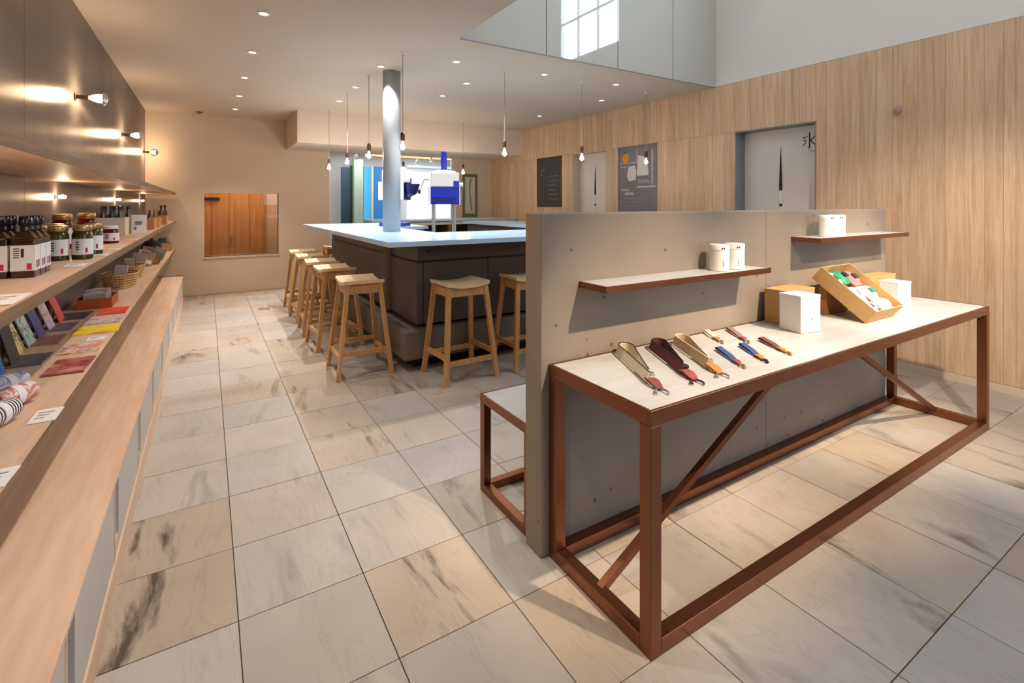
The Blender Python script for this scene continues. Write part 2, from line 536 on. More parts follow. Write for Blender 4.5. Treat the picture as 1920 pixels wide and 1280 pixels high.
# ------------------------------------------------------------------ helpers: meshes and objects
class MB:
    def __init__(self, o=(0, 0, 0)):
        self.v = []; self.f = []; self.o = Vector(o)
    def add(self, vs, fs):
        n = len(self.v)
        self.v += [tuple(Vector(p) - self.o) for p in vs]
        self.f += [tuple(i + n for i in f) for f in fs]
        return self
    def box(self, x0, x1, y0, y1, z0, z1, M=None):
        vs = [(x, y, z) for z in (z0, z1) for y in (y0, y1) for x in (x0, x1)]
        if M is not None:
            vs = [M @ Vector(p) for p in vs]
        return self.add(vs, [(0, 2, 3, 1), (4, 5, 7, 6), (0, 1, 5, 4), (1, 3, 7, 5), (3, 2, 6, 7), (2, 0, 4, 6)])
    def hexa(self, a, b):
        """two quads (lists of 4 points, same winding) joined into a solid"""
        return self.add(list(a) + list(b), [(3, 2, 1, 0), (4, 5, 6, 7), (0, 1, 5, 4), (1, 2, 6, 5), (2, 3, 7, 6), (3, 0, 4, 7)])
    def bar(self, p, q, w, d=None, up=(0, 0, 1)):
        d = d or w
        p = Vector(p); q = Vector(q); t = (q - p).normalized()
        u = Vector(up)
        if abs(t.dot(u)) > 0.99: u = Vector((1, 0, 0))
        s = t.cross(u).normalized(); n = s.cross(t).normalized()
        ring = lambda c: [c + s * a * w / 2 + n * b_ * d / 2 for a, b_ in ((-1, -1), (1, -1), (1, 1), (-1, 1))]
        return self.hexa(ring(p), ring(q))
    def lathe(self, prof, c=(0, 0, 0), axis='Z', n=20, cap=True):
        vs = []; fs = []
        c = Vector(c)
        for r, h in prof:
            for i in range(n):
                a = 2 * PI * i / n
                x, y = r * math.cos(a), r * math.sin(a)
                vs.append(c + Vector({'Z': (x, y, h), 'X': (h, x, y), 'Y': (y, h, x)}[axis]))
        for j in range(len(prof) - 1):
            for i in range(n):
                k = (i + 1) % n
                fs.append((j * n + i, j * n + k, (j + 1) * n + k, (j + 1) * n + i))
        if cap:
            fs.append(tuple(reversed(range(n))))
            fs.append(tuple(range((len(prof) - 1) * n, len(prof) * n)))
        return self.add(vs, fs)
    def cyl(self, c, r, h, axis='Z', n=16):
        return self.lathe([(r, 0), (r, h)], c, axis, n)
    def tube(self, pts, r, n=8):
        pts = [Vector(p) for p in pts]
        vs = []; fs = []
        prev = None
        for i, p in enumerate(pts):
            t = (pts[min(i + 1, len(pts) - 1)] - pts[max(i - 1, 0)]).normalized()
            u = prev if prev is not None else (Vector((0, 0, 1)) if abs(t.z) < 0.9 else Vector((1, 0, 0)))
            s = t.cross(u)
            if s.length < 1e-6: s = t.cross(Vector((0, 1, 0)))
            s.normalize(); u2 = s.cross(t).normalized(); prev = u2
            for k in range(n):
                a = 2 * PI * k / n
                vs.append(p + s * r * math.cos(a) + u2 * r * math.sin(a))
        for j in range(len(pts) - 1):
            for k in range(n):
                l = (k + 1) % n
                fs.append((j * n + k, j * n + l, (j + 1) * n + l, (j + 1) * n + k))
        fs.append(tuple(reversed(range(n)))); fs.append(tuple(range((len(pts) - 1) * n, len(pts) * n)))
        return self.add(vs, fs)
    def ribbon(self, pts, wvec, th=0.002):
        """band following pts, width vector wvec (one or per point), given thickness sideways"""
        pts = [Vector(p) for p in pts]
        vs = []; fs = []
        N = len(pts)
        for i, p in enumerate(pts):
            w = Vector(wvec[i] if isinstance(wvec, list) else wvec)
            t = (pts[min(i + 1, N - 1)] - pts[max(i - 1, 0)]).normalized()
            n = t.cross(w).normalized() * th / 2
            vs += [p - w / 2 - n, p + w / 2 - n, p + w / 2 + n, p - w / 2 + n]
        for i in range(N - 1):
            a = i * 4; b_ = a + 4
            for k in range(4):
                l = (k + 1) % 4
                fs.append((a + k, a + l, b_ + l, b_ + k))
        fs.append((3, 2, 1, 0)); e = (N - 1) * 4; fs.append((e, e + 1, e + 2, e + 3))
        return self.add(vs, fs)
    def mesh(self, name):
        me = bpy.data.meshes.new(name)
        me.from_pydata(self.v, [], self.f)
        bm = bmesh.new(); bm.from_mesh(me)
        bmesh.ops.recalc_face_normals(bm, faces=bm.faces)
        bm.to_mesh(me); bm.free()
        return me

def mk(name, mb, m, parent=None, smooth=False, bevel=0.0, loc=None):
    me = mb.mesh(name) if isinstance(mb, MB) else mb
    if not me.materials:
        me.materials.append(MATS[m])
    o = bpy.data.objects.new(name, me)
    COL.objects.link(o)
    if parent is not None:
        o.parent = parent
    if loc is not None:
        o.location = loc
    elif isinstance(mb, MB) and parent is None:
        o.location = mb.o
    if smooth:
        for p in me.polygons: p.use_smooth = True
        try:
            me.set_sharp_from_angle(angle=math.radians(40))
        except Exception:
            pass
    if bevel:
        bv = o.modifiers.new('bevel', 'BEVEL')
        bv.width = bevel; bv.segments = 2; bv.limit_method = 'ANGLE'
    return o

def thing(name, label, cat, loc=(0, 0, 0), rotz=0.0, group=None):
    o = bpy.data.objects.new(name, None)
    o.empty_display_size = 0.05
    COL.objects.link(o)
    o.location = loc
    o.rotation_euler = (0, 0, rotz)
    return tag(o, label, cat, group)

def tag(o, label, cat, group=None):
    o['label'] = label; o['category'] = cat
    if group: o['group'] = group
    return o

def struct(name, mb, m, bevel=0.0):
    o = mk(name, mb, m, bevel=bevel)
    o['kind'] = 'structure'
    return o

def copy_tree(o, parent=None):
    c = o.copy(); COL.objects.link(c); c.parent = parent
    for ch in o.children:
        copy_tree(ch, c)
    return c

def B(*a, o=(0, 0, 0)):
    return MB(o).box(*a)

# photo pixel -> point on a plane of known depth (used for far, flat items in the back room)
_sa, _ca = math.sin(YAW), math.cos(YAW)
def at_y(px, py, Y):
    u = (px - 960) / FPX; v = (HZ - py) / FPX
    d = (_sa + u * _ca, _ca - u * _sa, v); t = Y / d[1]
    return (d[0] * t, Y, CAMZ + d[2] * t)

# ------------------------------------------------------------------ setting
XL, XR, YB, YF, ZC = -0.735, 4.85, 8.65, -2.6, 2.66
VX, VY, ZT = 1.70, 3.55, 5.4            # void of the double-height part

fl = struct('floor', B(-0.8, 6.0, -2.7, 11.6, -0.15, -0.010), 'grout')
T = 0.40; G = 0.0035
tile_me = B(0, T - G, 0, T - G, -0.010, 0.0).mesh('tile')
tile_me.materials.append(MATS['stone_tile'])
for i in range(-1, 12):
    for j in range(-9, 20):
        x = 0.087 + T * i + G / 2; y = 1.03 + T * j + G / 2
        if x > 4.8 or y > 8.62: continue
        if y < 0.0 and x < 1.0: continue
        if y < -0.9: continue
        t = bpy.data.objects.new('tile', tile_me)
        COL.objects.link(t); t.parent = fl; t.location = (x, y, rnd.uniform(-0.0006, 0.0006))
bf = struct('floor_back_room', B(-0.8, 6.0, 8.66, 11.55, -0.010, 0.0), 'counter_plinth')

# ceiling (lower level) with the void cut out
ce = MB()
ce.box(XL - .1, VX, YF, YB + .1, ZC, ZC + 0.25)
ce.box(VX, XR + .25, VY, YB + .1, ZC, ZC + 0.25)
struct('ceiling', ce, 'ceiling_paint')
struct('ceiling_void', B(VX - .1, XR + .25, YF, VY + .2, ZT, ZT + .1), 'plaster_white')

# left wall: brushed steel panels
wl = struct('wall_left', B(XL - .12, XL - 0.006, YF, YB + .1, 0, ZC), 'wall_paint')
ys = [-2.6, -0.5, 1.55, 3.2, 5.25, 7.3, 8.57]
for a, c in zip(ys[:-1], ys[1:]):
    mk('steel_panel', B(XL - .006, XL, a + .0015, c - .0015, 0.40, ZC - .002), 'brushed_steel', wl)

# back wall with the low window and the wide opening into the next room
wb = MB()
nx0, nx1, nz0, nz1 = -0.034, 0.967, 0.562, 1.508
ox0, ox1 = 1.737, 4.02
wb.box(XL - .1, nx0, YB, YB + .12, 0, ZC)
wb.box(nx1, ox0, YB, YB + .12, 0, ZC)
wb.box(nx0, nx1, YB, YB + .12, 0, nz0)
wb.box(nx0, nx1, YB, YB + .12, nz1, ZC)
wb.box(ox1, XR + .25, YB, YB + .12, 0, ZC)
wb.box(ox0, ox1, YB, YB + .12, 2.50, ZC)
struct('wall_back', wb, 'wall_paint')
# low window: reveal, pane, and the timber doors of the room behind it
w1 = MB()
w1.box(nx0 - .012, nx1 + .012, YB - .012, YB + .16, nz0 - .03, nz0)
w1.box(nx0 - .012, nx0, YB + .02, YB + .16, nz0, nz1)
w1.box(nx1, nx1 + .012, YB + .02, YB + .16, nz0, nz1)
w1.box(nx0 - .012, nx1 + .012, YB + .02, YB + .16, nz1, nz1 + .02)
o = struct('window_1', w1, 'wall_paint')
mk('pane', B(nx0, nx1, YB + .05, YB + .056, nz0, nz1), 'pane_glass', o)
rm = MB()
rm.box(-.35, 1.28, 9.70, 9.80, 0, 2.4); rm.box(-.45, -.35, YB + .12, 9.8, 0, 2.4)
rm.box(1.28, 1.36, YB + .12, 9.8, 0, 2.4); rm.box(-.45, 1.36, YB + .12, 9.8, 2.4, 2.46)
struct('wall_lobby', rm, 'wall_paint')
d = struct('door_3', B(-.20, 0.86, 9.655, 9.70, 0, 1.60), 'door_wood')
for k, (a, c) in enumerate(((-.20, .06), (.065, .32), (.40, .62), (.625, .86))):
    mk('board', B(a, c - .004, 9.640, 9.655, 0.02, 1.56), 'door_wood', d)
mk('door_stile', B(.322, .396, 9.63, 9.655, 0.0, 1.58), 'door_wood', d)
mk('door_closer', B(-.04, .18, 9.60, 9.64, 1.405, 1.455), 'black', d)
mk('door_handle', MB().tube([(.36, 9.63, .80), (.36, 9.58, .80), (.36, 9.58, .68), (.36, 9.63, .68)], .008), 'steel', d)
light('POINT', 'lobby_lamp', (0.5, 9.2, 2.25), 22, WARM2, shadow_soft_size=.08)

# dropped soffit in front of the opening
struct('wall_soffit', B(1.08, XR, 7.5, YB - .001, 2.215, ZC), 'soffit_paint')

# right wall: core with door recesses, timber planks, upper plaster with high window
D1 = (2.457, 3.293); D2 = (5.313, 6.10); MN = (4.379, 5.065); BD = (6.361, 7.039); ZD = 2.125
wr = MB()
def seg(y0, y1, z0, z1): wr.box(XR + .018, XR + .30, y0, y1, z0, z1)
seg(YF, D1[0], 0, ZC); seg(D1[1], D2[0], 0, ZC); seg(D2[1], 8.95, 0, ZC)
seg(D1[0], D1[1], ZD, ZC); seg(D2[0], D2[1], ZD, ZC)
wr = struct('wall_right', wr, 'wall_paint')
def planks(y0, y1, z0, z1, w=0.092):
    n = max(1, round((y1 - y0) / w))
    cuts = [0.0]
    for k in range(n): cuts.append(cuts[-1] + rnd.uniform(.65, 1.35))
    cuts = [y0 + (y1 - y0) * c_ / cuts[-1] for c_ in cuts]
    for k in range(n):
        dx = rnd.uniform(0, .0025)
        o_ = (XR, (cuts[k] + cuts[k + 1]) / 2, z0)
        mk('plank', B(XR + dx, XR + .018, cuts[k] + .0006, cuts[k + 1] - .0006, z0 + .001, z1 - .001, o=o_), 'wall_wood', wr, loc=o_)
Y0 = 0.75
planks(Y0, D1[0], 0.06, ZC); planks(D1[1], MN[0], 0.06, ZD); planks(MN[0], MN[1], 0.06, .95)
planks(MN[1], D2[0], 0.06, ZD); planks(D2[1], BD[0], 0.06, ZD); planks(BD[0], BD[1], 0.06, 1.30)
planks(BD[1], 8.64, 0.06, ZD); planks(D1[0], 8.64, ZD, ZC)
mk('plank_field', B(XR, XR + .018, YF, Y0 - .001, 0.06, ZC), 'wall_wood', wr)
struct('baseboard_right', MB().box(XR - .006, XR + .018, YF, D1[0], 0, .058).box(XR - .006, XR + .018, D1[1], D2[0], 0, .058)
       .box(XR - .006, XR + .018, D2[1], 8.64, 0, .058), 'wall_paint')

# door leaves in the recesses, with grey jambs and long brush-shaped pulls
def recess_door(name, jamb, y0, y1, yp, mark=False):
    o = struct(name, B(XR + .16, XR + .20, y0 + .004, y1 - .004, 0, ZD - .004), 'door_white')
    j = struct(jamb, MB().box(XR, XR + .16, y1 - .012, y1, 0, ZD).box(XR, XR + .16, y0, y0 + .012, 0, ZD)
               .box(XR, XR + .16, y0, y1, ZD - .012, ZD), 'jamb_grey' if mark else 'wall_paint')
    x = XR + .16
    mk('brush_tip', MB().lathe([(.002, 1.93), (.008, 1.80), (.014, 1.62), (.017, 1.52), (.013, 1.487)], (x, yp, 0), n=10), 'ink', o, smooth=True)
    mk('brush_handle', MB().lathe([(.012, 1.487), (.020, 1.46), (.020, 1.40), (.012, 1.36), (.012, 1.18)], (x, yp, 0), n=10), 'white_tin', o, smooth=True)
    mk('brush_cord', MB().lathe([(.0125, 1.352), (.0145, 1.345), (.0145, 1.33), (.0125, 1.325)], (x, yp, 0), n=10), 'ink', o)
    return o
d1 = recess_door('door_1', 'trim_1', *D1, 2.883, mark=True)
# the ink character on the door
def stroke(mb, pts, w0, w1, x):
    P = [Vector((x, -p[0], p[1])) for p in pts]
    n = len(P); vs = []; fs = []
    for i, p in enumerate(P):
        t = (P[min(i + 1, n - 1)] - P[max(0, i - 1)]).normalized()
        s = Vector((0, -t.z, t.y)); w = w0 + (w1 - w0) * i / (n - 1)
        vs += [p + s * w / 2, p - s * w / 2, p + s * w / 2 + Vector((-.0025, 0, 0)), p - s * w / 2 + Vector((-.0025, 0, 0))]
    for i in range(n - 1):
        a = i * 4; b_ = a + 4
        for q in ((0, 1), (1, 3), (3, 2), (2, 0)):
            fs.append((a + q[0], a + q[1], b_ + q[1], b_ + q[0]))
    fs.append((0, 2, 3, 1)); e = a + 4; fs.append((e, e + 1, e + 3, e + 2))
    mb.add(vs, fs)
ch = MB(); cy, cz = -2.598, 1.962
for pts, w0, w1 in (
    ([(0, .085), (.002, .03), (0, -.06), (-.012, -.072)], .013, .010),
    ([(-.058, .042), (-.036, .032)], .014, .008),
    ([(-.064, .012), (-.030, .012), (-.044, -.024), (-.070, -.044)], .010, .006),
    ([(.054, .052), (.030, .024), (.010, .010)], .007, .011),
    ([(.006, .014), (.030, -.018), (.062, -.046)], .008, .014),
    ([(-.030, .052), (-.018, .044)], .012, .008)):
    stroke(ch, [(cy + a, cz + c) for a, c in pts], w0, w1, XR + .1595)
mk('ink_character', ch, 'ink', d1)
mk('small_print', MB().box(XR + .158, XR + .1605, 2.50, 2.60, 1.866, 1.872).box(XR + .158, XR + .1605, 2.53, 2.60, 1.852, 1.857), 'ink_grey', d1)
recess_door('door_2', 'trim_2', *D2, 5.73)
struct('wall_door_backing', MB().box(XR + .30, XR + .34, YF, 8.9, 0, ZC), 'wall_paint')

# upper part of the void
wu = MB()
wy0, wy1, wz0, wz1 = 0.66, 2.03, 3.58, 5.10
wu.box(XR, XR + .10, YF, wy0, ZC + .001, ZT); wu.box(XR, XR + .10, wy1, VY + .25, ZC + .001, ZT)
wu.box(XR, XR + .10, wy0, wy1, ZC + .001, wz0); wu.box(XR, XR + .10, wy0, wy1, wz1, ZT)
struct('wall_right_upper', wu, 'plaster_white')
wn = MB()
for y in (wy0, wy0 + .44, wy0 + .89, wy1 - .03):
    wn.box(XR + .01, XR + .05, y, y + .03, wz0, wz1)
for z in (wz0, wz0 + .62, wz1 - .03):
    wn.box(XR + .01, XR + .05, wy0, wy1, z, z + .03)
o = struct('window_2', wn, 'white_card')
mk('pane', B(XR + .028, XR + .032, wy0, wy1, wz0, wz1), 'pane_glass', o)
struct('wall_upper_back', B(VX, XR, VY + .012, VY + .10, ZC + .251, ZT), 'plaster_white')
struct('wall_upper_left', MB().box(VX - .1, VX, YF, VY + .1, ZC + .251, ZT), 'plaster_white')
gx = [VX, 2.532, 3.377, 4.159, XR - .004]
guard = thing('glass_guard', 'tall pale glass guard panels above the ceiling edge of the void', 'glass guard', (VX, VY, ZC))
for a, c in zip(gx[:-1], gx[1:]):
    mk('glass_panel', B(a + .004, c - .004, VY - .012, VY, ZC - .004, 4.6, o=(VX, VY, ZC)), 'guard_glass', guard)
    if a > VX:
        mk('glass_joint', B(a - .004, a + .004, VY - .009, VY, ZC, 4.6, o=(VX, VY, ZC)), 'ink', guard)
mk('bottom_rail', B(VX, XR - .004, VY - .014, VY, ZC - .012, ZC - .005, o=(VX, VY, ZC)), 'jamb_grey', guard)
# shop front behind the camera
fr = MB()
fr.box(XL - .1, VX, YF - .12, YF, 0, ZC + .25); fr.box(VX, XR + .25, YF - .12, YF, 0, .4)
fr.box(VX, XR + .25, YF - .12, YF, 4.0, ZT)
struct('wall_front', fr, 'plaster_white')
wn = MB()
for x in (VX, 2.75, 3.8, XR - .06):
    wn.box(x, x + .06, YF - .10, YF - .04, .4, 4.0)
for z in (.4, 2.4, 3.94):
    wn.box(VX, XR, YF - .10, YF - .04, z, z + .06)
struct('window_3', wn, 'jamb_grey')

# round column standing through the bar
o = struct('column', MB().lathe([(.086, 1.0755), (.086, ZC)], (1.563, 4.82, 0), n=40), 'column_paint')
for p in o.data.polygons: p.use_smooth = len(p.vertices) == 4

# ------------------------------------------------------------------ back room seen through the opening
br = MB()
br.box(1.0, 6.0, 11.4, 11.5, 0, 2.8); br.box(ox0 - .1, ox0, YB + .12, 11.4, 0, 2.8); br.box(5.9, 6.0, YB + .12, 11.4, 0, 2.8)
struct('wall_back_room', br, 'back_white')
struct('ceiling_back_room', B(ox0 - .1, 6.0, YB + .12, 11.4, 2.52, 2.6), 'back_white')
def far_panel(name, m, px0, px1, py0, Y, label, cat, z0=0.0, depth=.05, group=None):
    a = at_y(px0, py0, Y); c = at_y(px1, py0, Y)
    o = mk(name, B(a[0], c[0], Y, Y + depth, z0, a[2], o=(a[0], Y, z0)), m, bevel=0)
    return tag(o, label, cat, group)
far_panel('door_panel', 'teal_dark', 640, 656, 313, 10.9, 'dark slate-blue tall panel at left of the back room', 'panel')
far_panel('door_panel', 'green_dark', 656.5, 663, 310, 10.95, 'narrow dark green tall panel beside the slate-blue one', 'panel')
far_panel('pillar', 'pale_green', 664, 681, 298, 10.8, 'pale green square pillar in the back room', 'pillar', depth=.25)
p = far_panel('lit_poster', 'poster_blue', 683, 696, 312, 11.3, 'narrow glowing sky-blue poster beside the pale pillar', 'poster', 1.0)
p = far_panel('lit_poster', 'poster_deep', 700, 745, 312, 11.3, 'wide glowing sky-blue poster half hidden by the column', 'poster', 0.9)
far_panel('post', 'cream', 696.5, 700, 312, 11.2, 'thin pale post between the two blue posters', 'post')
far_panel('light_box', 'lightbox_white', 764, 846, 322, 11.2, 'large bright white glowing panel behind the blue ice machine', 'light box', .6)
far_panel('light_box', 'lightbox_sky', 764, 846, 310, 11.28, 'pale sky-blue glowing strip above the white panel', 'light box', 2.22)
far_panel('frame_post', 'pale_green', 846.5, 866, 285, 10.4, 'pale green frame at right of the bright white panel', 'post')
a = at_y(690, 290, 9.9); c = at_y(850, 290, 9.9)
tag(mk('ceiling_beam', B(a[0], c[0], 9.9, 10.1, 2.30, 2.44, o=(a[0], 9.9, 2.3)), 'orange_ceiling'),
    'pale orange beam under the back room ceiling', 'beam')
for k, pts in enumerate((((770, 282), (800, 276), (840, 272)), ((768, 288), (810, 280), (862, 280)))):
    P = [at_y(x, y, 9.6 + .1 * k) for x, y in pts]
    tag(mk('curved_rail', MB(P[0]).tube(P, .016), 'steel', smooth=True),
        ('upper' if k == 0 else 'lower') + ' curved steel rail under the back room ceiling', 'rail')
for k, (px, py, lb) in enumerate(((808, 300, 'small bright spotlight left of the blue tube in the back room'),
                  (782, 306, 'small bright spotlight nearest the column in the back room'),
                  (845, 296, 'small bright spotlight right of the blue tube in the back room'),
                  (668, 297, 'small bright spotlight above the pale green pillar'),
                  (722, 303, 'small bright spotlight left of the round column'))):
    P = at_y(px, py, 9.75)
    t = thing('spotlight', lb, 'spotlight', (P[0], 9.75, P[2] - .03), group='spotlights in the back room')
    mk('housing', MB().lathe([(.022, 0.0), (.03, .02), (.03, .09), (.01, .10)], n=12), 'white_tin', t)
    mk('lens', MB().lathe([(.004, -.012), (.02, -.004), (.022, 0.0)], n=12), 'spark', t)
    mk('stem', MB().cyl((0, 0, .10), .006, 2.52 - P[2] + .03 - .10, n=6), 'white_tin', t)
light('AREA', 'back_room_light', (3.4, 10.2, 2.46), 60, (.95, .97, 1.0), rot=(0, 0, 0), shape='RECTANGLE', size=2.6, size_y=1.0)
# framed drawing on the back wall
t = thing('framed_drawing', 'olive framed pale drawing on the back wall beside the opening', 'picture', (4.36, YB, 1.1))
x0, x1, z0, z1 = 4.20, 4.51, 1.10, 1.93
fm = MB((4.36, YB, 1.1))
fm.box(x0, x0 + .04, YB - .03, YB, z0, z1).box(x1 - .04, x1, YB - .03, YB, z0, z1).box(x0 + .04, x1 - .04, YB - .03, YB, z0, z0 + .06).box(x0 + .04, x1 - .04, YB - .03, YB, z1 - .06, z1)
mk('frame', fm, 'frame_olive', t)
dw_ = mk('drawing', B(x0 + .04, x1 - .04, YB - .012, YB, z0 + .06, z1 - .06, o=(4.36, YB, 1.1)), 'print_pale', t)
mk('brush_line', MB((4.36, YB, 1.1)).tube([(4.38, YB - .014, 1.85), (4.355, YB - .014, 1.72), (4.35, YB - .014, 1.55), (4.375, YB - .014, 1.40), (4.385, YB - .014, 1.22)], .007, 6), 'ink', dw_)

# ------------------------------------------------------------------ boards on the timber wall
t = thing('chalkboard', 'dark grey chalkboard on the timber wall nearest the back corner', 'chalkboard', (XR, 6.7, 1.3))
O = (XR, 6.7, 1.3)
mk('board', B(XR - .004, XR + .018, BD[0] + .012, BD[1] - .012, 1.325, ZD - .012, o=O), 'chalkboard', t)
mk('frame', MB(O).box(XR - .012, XR + .018, BD[0], BD[1], 1.30, 1.324).box(XR - .012, XR + .018, BD[0], BD[1], ZD - .011, ZD)
   .box(XR - .012, XR + .018, BD[0], BD[0] + .011, 1.324, ZD - .011).box(XR - .012, XR + .018, BD[1] - .011, BD[1], 1.324, ZD - .011), 'dark_brown', t)
mk('chalk_line', MB(O).box(XR - .006, XR - .004, 6.82, 6.92, 1.90, 1.93).box(XR - .006, XR - .004, 6.90, 6.93, 1.82, 1.92), 'chalk_dim', t)
for k in range(6):
    a = 6.42 + rnd.uniform(0, .08)
    mk('chalk_line', B(XR - .006, XR - .004, a, a + rnd.uniform(.2, .36), 1.80 - .075 * k, 1.815 - .075 * k, o=O), 'chalk_dim', t)
t = thing('menu_board', 'grey menu board with chalk drawings of an orange and two jugs', 'menu board', (XR, 4.72, .95))
O = (XR, 4.72, .95); xs = XR - .003
mk('board', B(xs, XR + .018, MN[0] + .01, MN[1] - .01, .96, ZD - .01, o=O), 'menu_grey', t)
mk('frame', MB(O).box(XR - .014, XR + .018, MN[1] - .010, MN[1], .95, ZD).box(XR - .014, XR + .018, MN[0], MN[0] + .010, .95, ZD)
   .box(XR - .014, XR + .018, MN[0] + .01, MN[1] - .01, ZD - .010, ZD).box(XR - .014, XR + .018, MN[0] + .01, MN[1] - .01, .95, .96), 'jamb_grey', t)
mk('orange_drawing', MB(O).lathe([(.062, 0), (.062, .003)], (xs - .003, 4.93, 1.965), axis='X', n=20), 'orange_fruit', t)
mk('leaf_drawing', MB(O).lathe([(.018, 0), (.018, .003)], (xs - .003, 4.94, 2.045), axis='X', n=10), 'green_leaf', t)
def flat(pts, th=.003):
    n = len(pts)
    m_ = MB(O)
    vs = [(xs, y, z) for y, z in pts] + [(xs - th, y, z) for y, z in pts]
    return m_.add(vs, [tuple(range(n)), tuple(range(2 * n - 1, n - 1, -1))] + [(i, (i + 1) % n, (i + 1) % n + n, i + n) for i in range(n)])
mk('jug_drawing', flat([(4.70, 1.99), (4.60, 1.97), (4.55, 1.92), (4.52, 1.78), (4.52, 1.72), (4.72, 1.72), (4.71, 1.86)]), 'chalk', t)
mk('jug_drawing', flat([(4.87, 1.85), (4.76, 1.86), (4.73, 1.78), (4.74, 1.67), (4.86, 1.65), (4.90, 1.72)]), 'chalk', t)
ln = MB(O)
for y0, y1, z in ((4.72, 5.03, 1.895), (4.90, 5.03, 1.845), (4.52, 4.70, 1.655), (4.50, 4.70, 1.63), (4.40, 4.72, 1.575), (4.40, 4.72, 1.565), (4.86, 5.0, 1.545), (4.86, 5.0, 1.525)):
    ln.box(xs - .003, xs, y0, y1, z, z + .008)
for y, z0, z1 in ((4.72, 1.90, 2.08), (4.46, 1.60, 2.05), (4.44, 1.60, 2.05)):
    ln.box(xs - .003, xs, y, y + .006, z0, z1)
mk('chalk_line', ln, 'chalk', t)
for k in range(5):
    mk('chalk_line', B(xs - .003, xs, 4.78 + .035 * k, 4.80 + .035 * k, 1.47, 1.50 + .008 * (k % 2), o=O), 'chalk', t)
for k in range(3):
    mk('chalk_line', B(xs - .003, xs, 4.55 + .05 * k, 4.95, 1.415 - .05 * k, 1.425 - .05 * k, o=O), 'ink_grey', t)
# detector dome on the timber wall
t = thing('wall_sensor', 'small round sensor dome on the pale timber wall', 'sensor', (XR, 1.807, 2.114))
mk('base', MB().lathe([(.045, 0), (.045, -.012)], axis='X', n=20), 'wall_paint', t)
mk('dome', MB().lathe([(.036, -.012), (.034, -.026), (.022, -.038), (.004, -.042)], axis='X', n=20), 'sensor_rose', t, smooth=True)

# ------------------------------------------------------------------ lamps
LB = 'round recessed downlight '
DL = [(.333, y, s) for y, s in ((0.8, 'W'), (1.8, 'W'), (2.8, 'W'), (3.80, 'W'), (4.82, 'W'), (5.83, 'W'), (6.86, 'W'), (7.83, 'W'))]
DLAB = ['', 'above the steel wall, nearest the camera', 'above the steel wall, second from the camera',
        'above the steel wall, largest and nearest of those seen', 'above the steel wall, second of those seen', 'above the steel wall, third of those seen',
        'above the steel wall, fourth of those seen', 'above the steel wall, farthest back']
CT = [(1.955, 4.151, 'in the ceiling in front of the column, near the void corner'), (1.41, 4.673, 'in the ceiling just left of the column top'),
      (2.906, 4.094, 'in the ceiling near the glass guard, over the bar'), (3.82, 4.031, 'in the ceiling near the glass guard, toward the timber wall'),
      (4.255, 4.75, 'beside the timber wall above the menu board'), (4.22, 6.07, 'beside the timber wall above the chalkboard'),
      (2.404, 4.846, 'in the ceiling right of the column, first of two'), (2.43, 5.55, 'in the ceiling right of the column, second of two'),
      (1.421, 5.653, 'in the ceiling left of the column, second one back'), (1.434, 6.525, 'in the ceiling left of the column, third one back')]
proto = None
def downlight(x, y, lab, energy, col, size, blend, tilt=None):
    global proto
    if proto is None:
        t = thing('downlight', lab, 'downlight', (x, y, ZC), group='recessed ceiling downlights')
        mk('trim_ring', MB().lathe([(.028, -.001), (.042, -.001), (.044, -.004), (.040, -.007), (.028, -.005), (.028, -.001)], n=24, cap=False), 'white_card', t, smooth=True)
        mk('lens', MB().lathe([(.001, -.003), (.027, -.003)], n=24, cap=False), 'downlight_glow', t)
        proto = t
    else:
        t = copy_tree(proto); t.location = (x, y, ZC); t['label'] = lab
    light('SPOT', 'downlight_beam', (x, y, ZC - .02), energy, col, target=tilt or (x, y, 0), spot_size=math.radians(size), spot_blend=blend, shadow_soft_size=.018)
    return t
for (x, y, s), lab in zip(DL, DLAB):
    if y < 3:
        light('SPOT', 'downlight_beam', (x, y, ZC - .02), 72, DOWN, target=(x, y, 0), spot_size=math.radians(84), spot_blend=1.0, shadow_soft_size=.03)
        continue
    downlight(x, y, LB + lab, 130 if y > 7.5 else 58, DOWN, 84, 1.0)
for x, y, lab in CT:
    if x < 1.5:
        downlight(x, y, LB + lab, 34 if y < 5 else 150, NEUT, 84, .45)
        continue
    downlight(x, y, LB + lab, 7 if x > 3.5 else (30 if x > 2.6 else (105 if y < 4.2 and x < 2 else 48)), NEUT, 105, .5)

# sprinkler-like detector near the back left corner
t = thing('ceiling_detector', 'small brown detector on the ceiling near the back wall', 'detector', (-.091, 8.367, ZC))
mk('base', MB().lathe([(.045, 0), (.045, -.008), (.02, -.012)], n=16), 'brown_socket', t)
mk('head', MB().lathe([(.012, -.012), (.012, -.03), (.026, -.032), (.026, -.036)], n=12), 'brass', t)

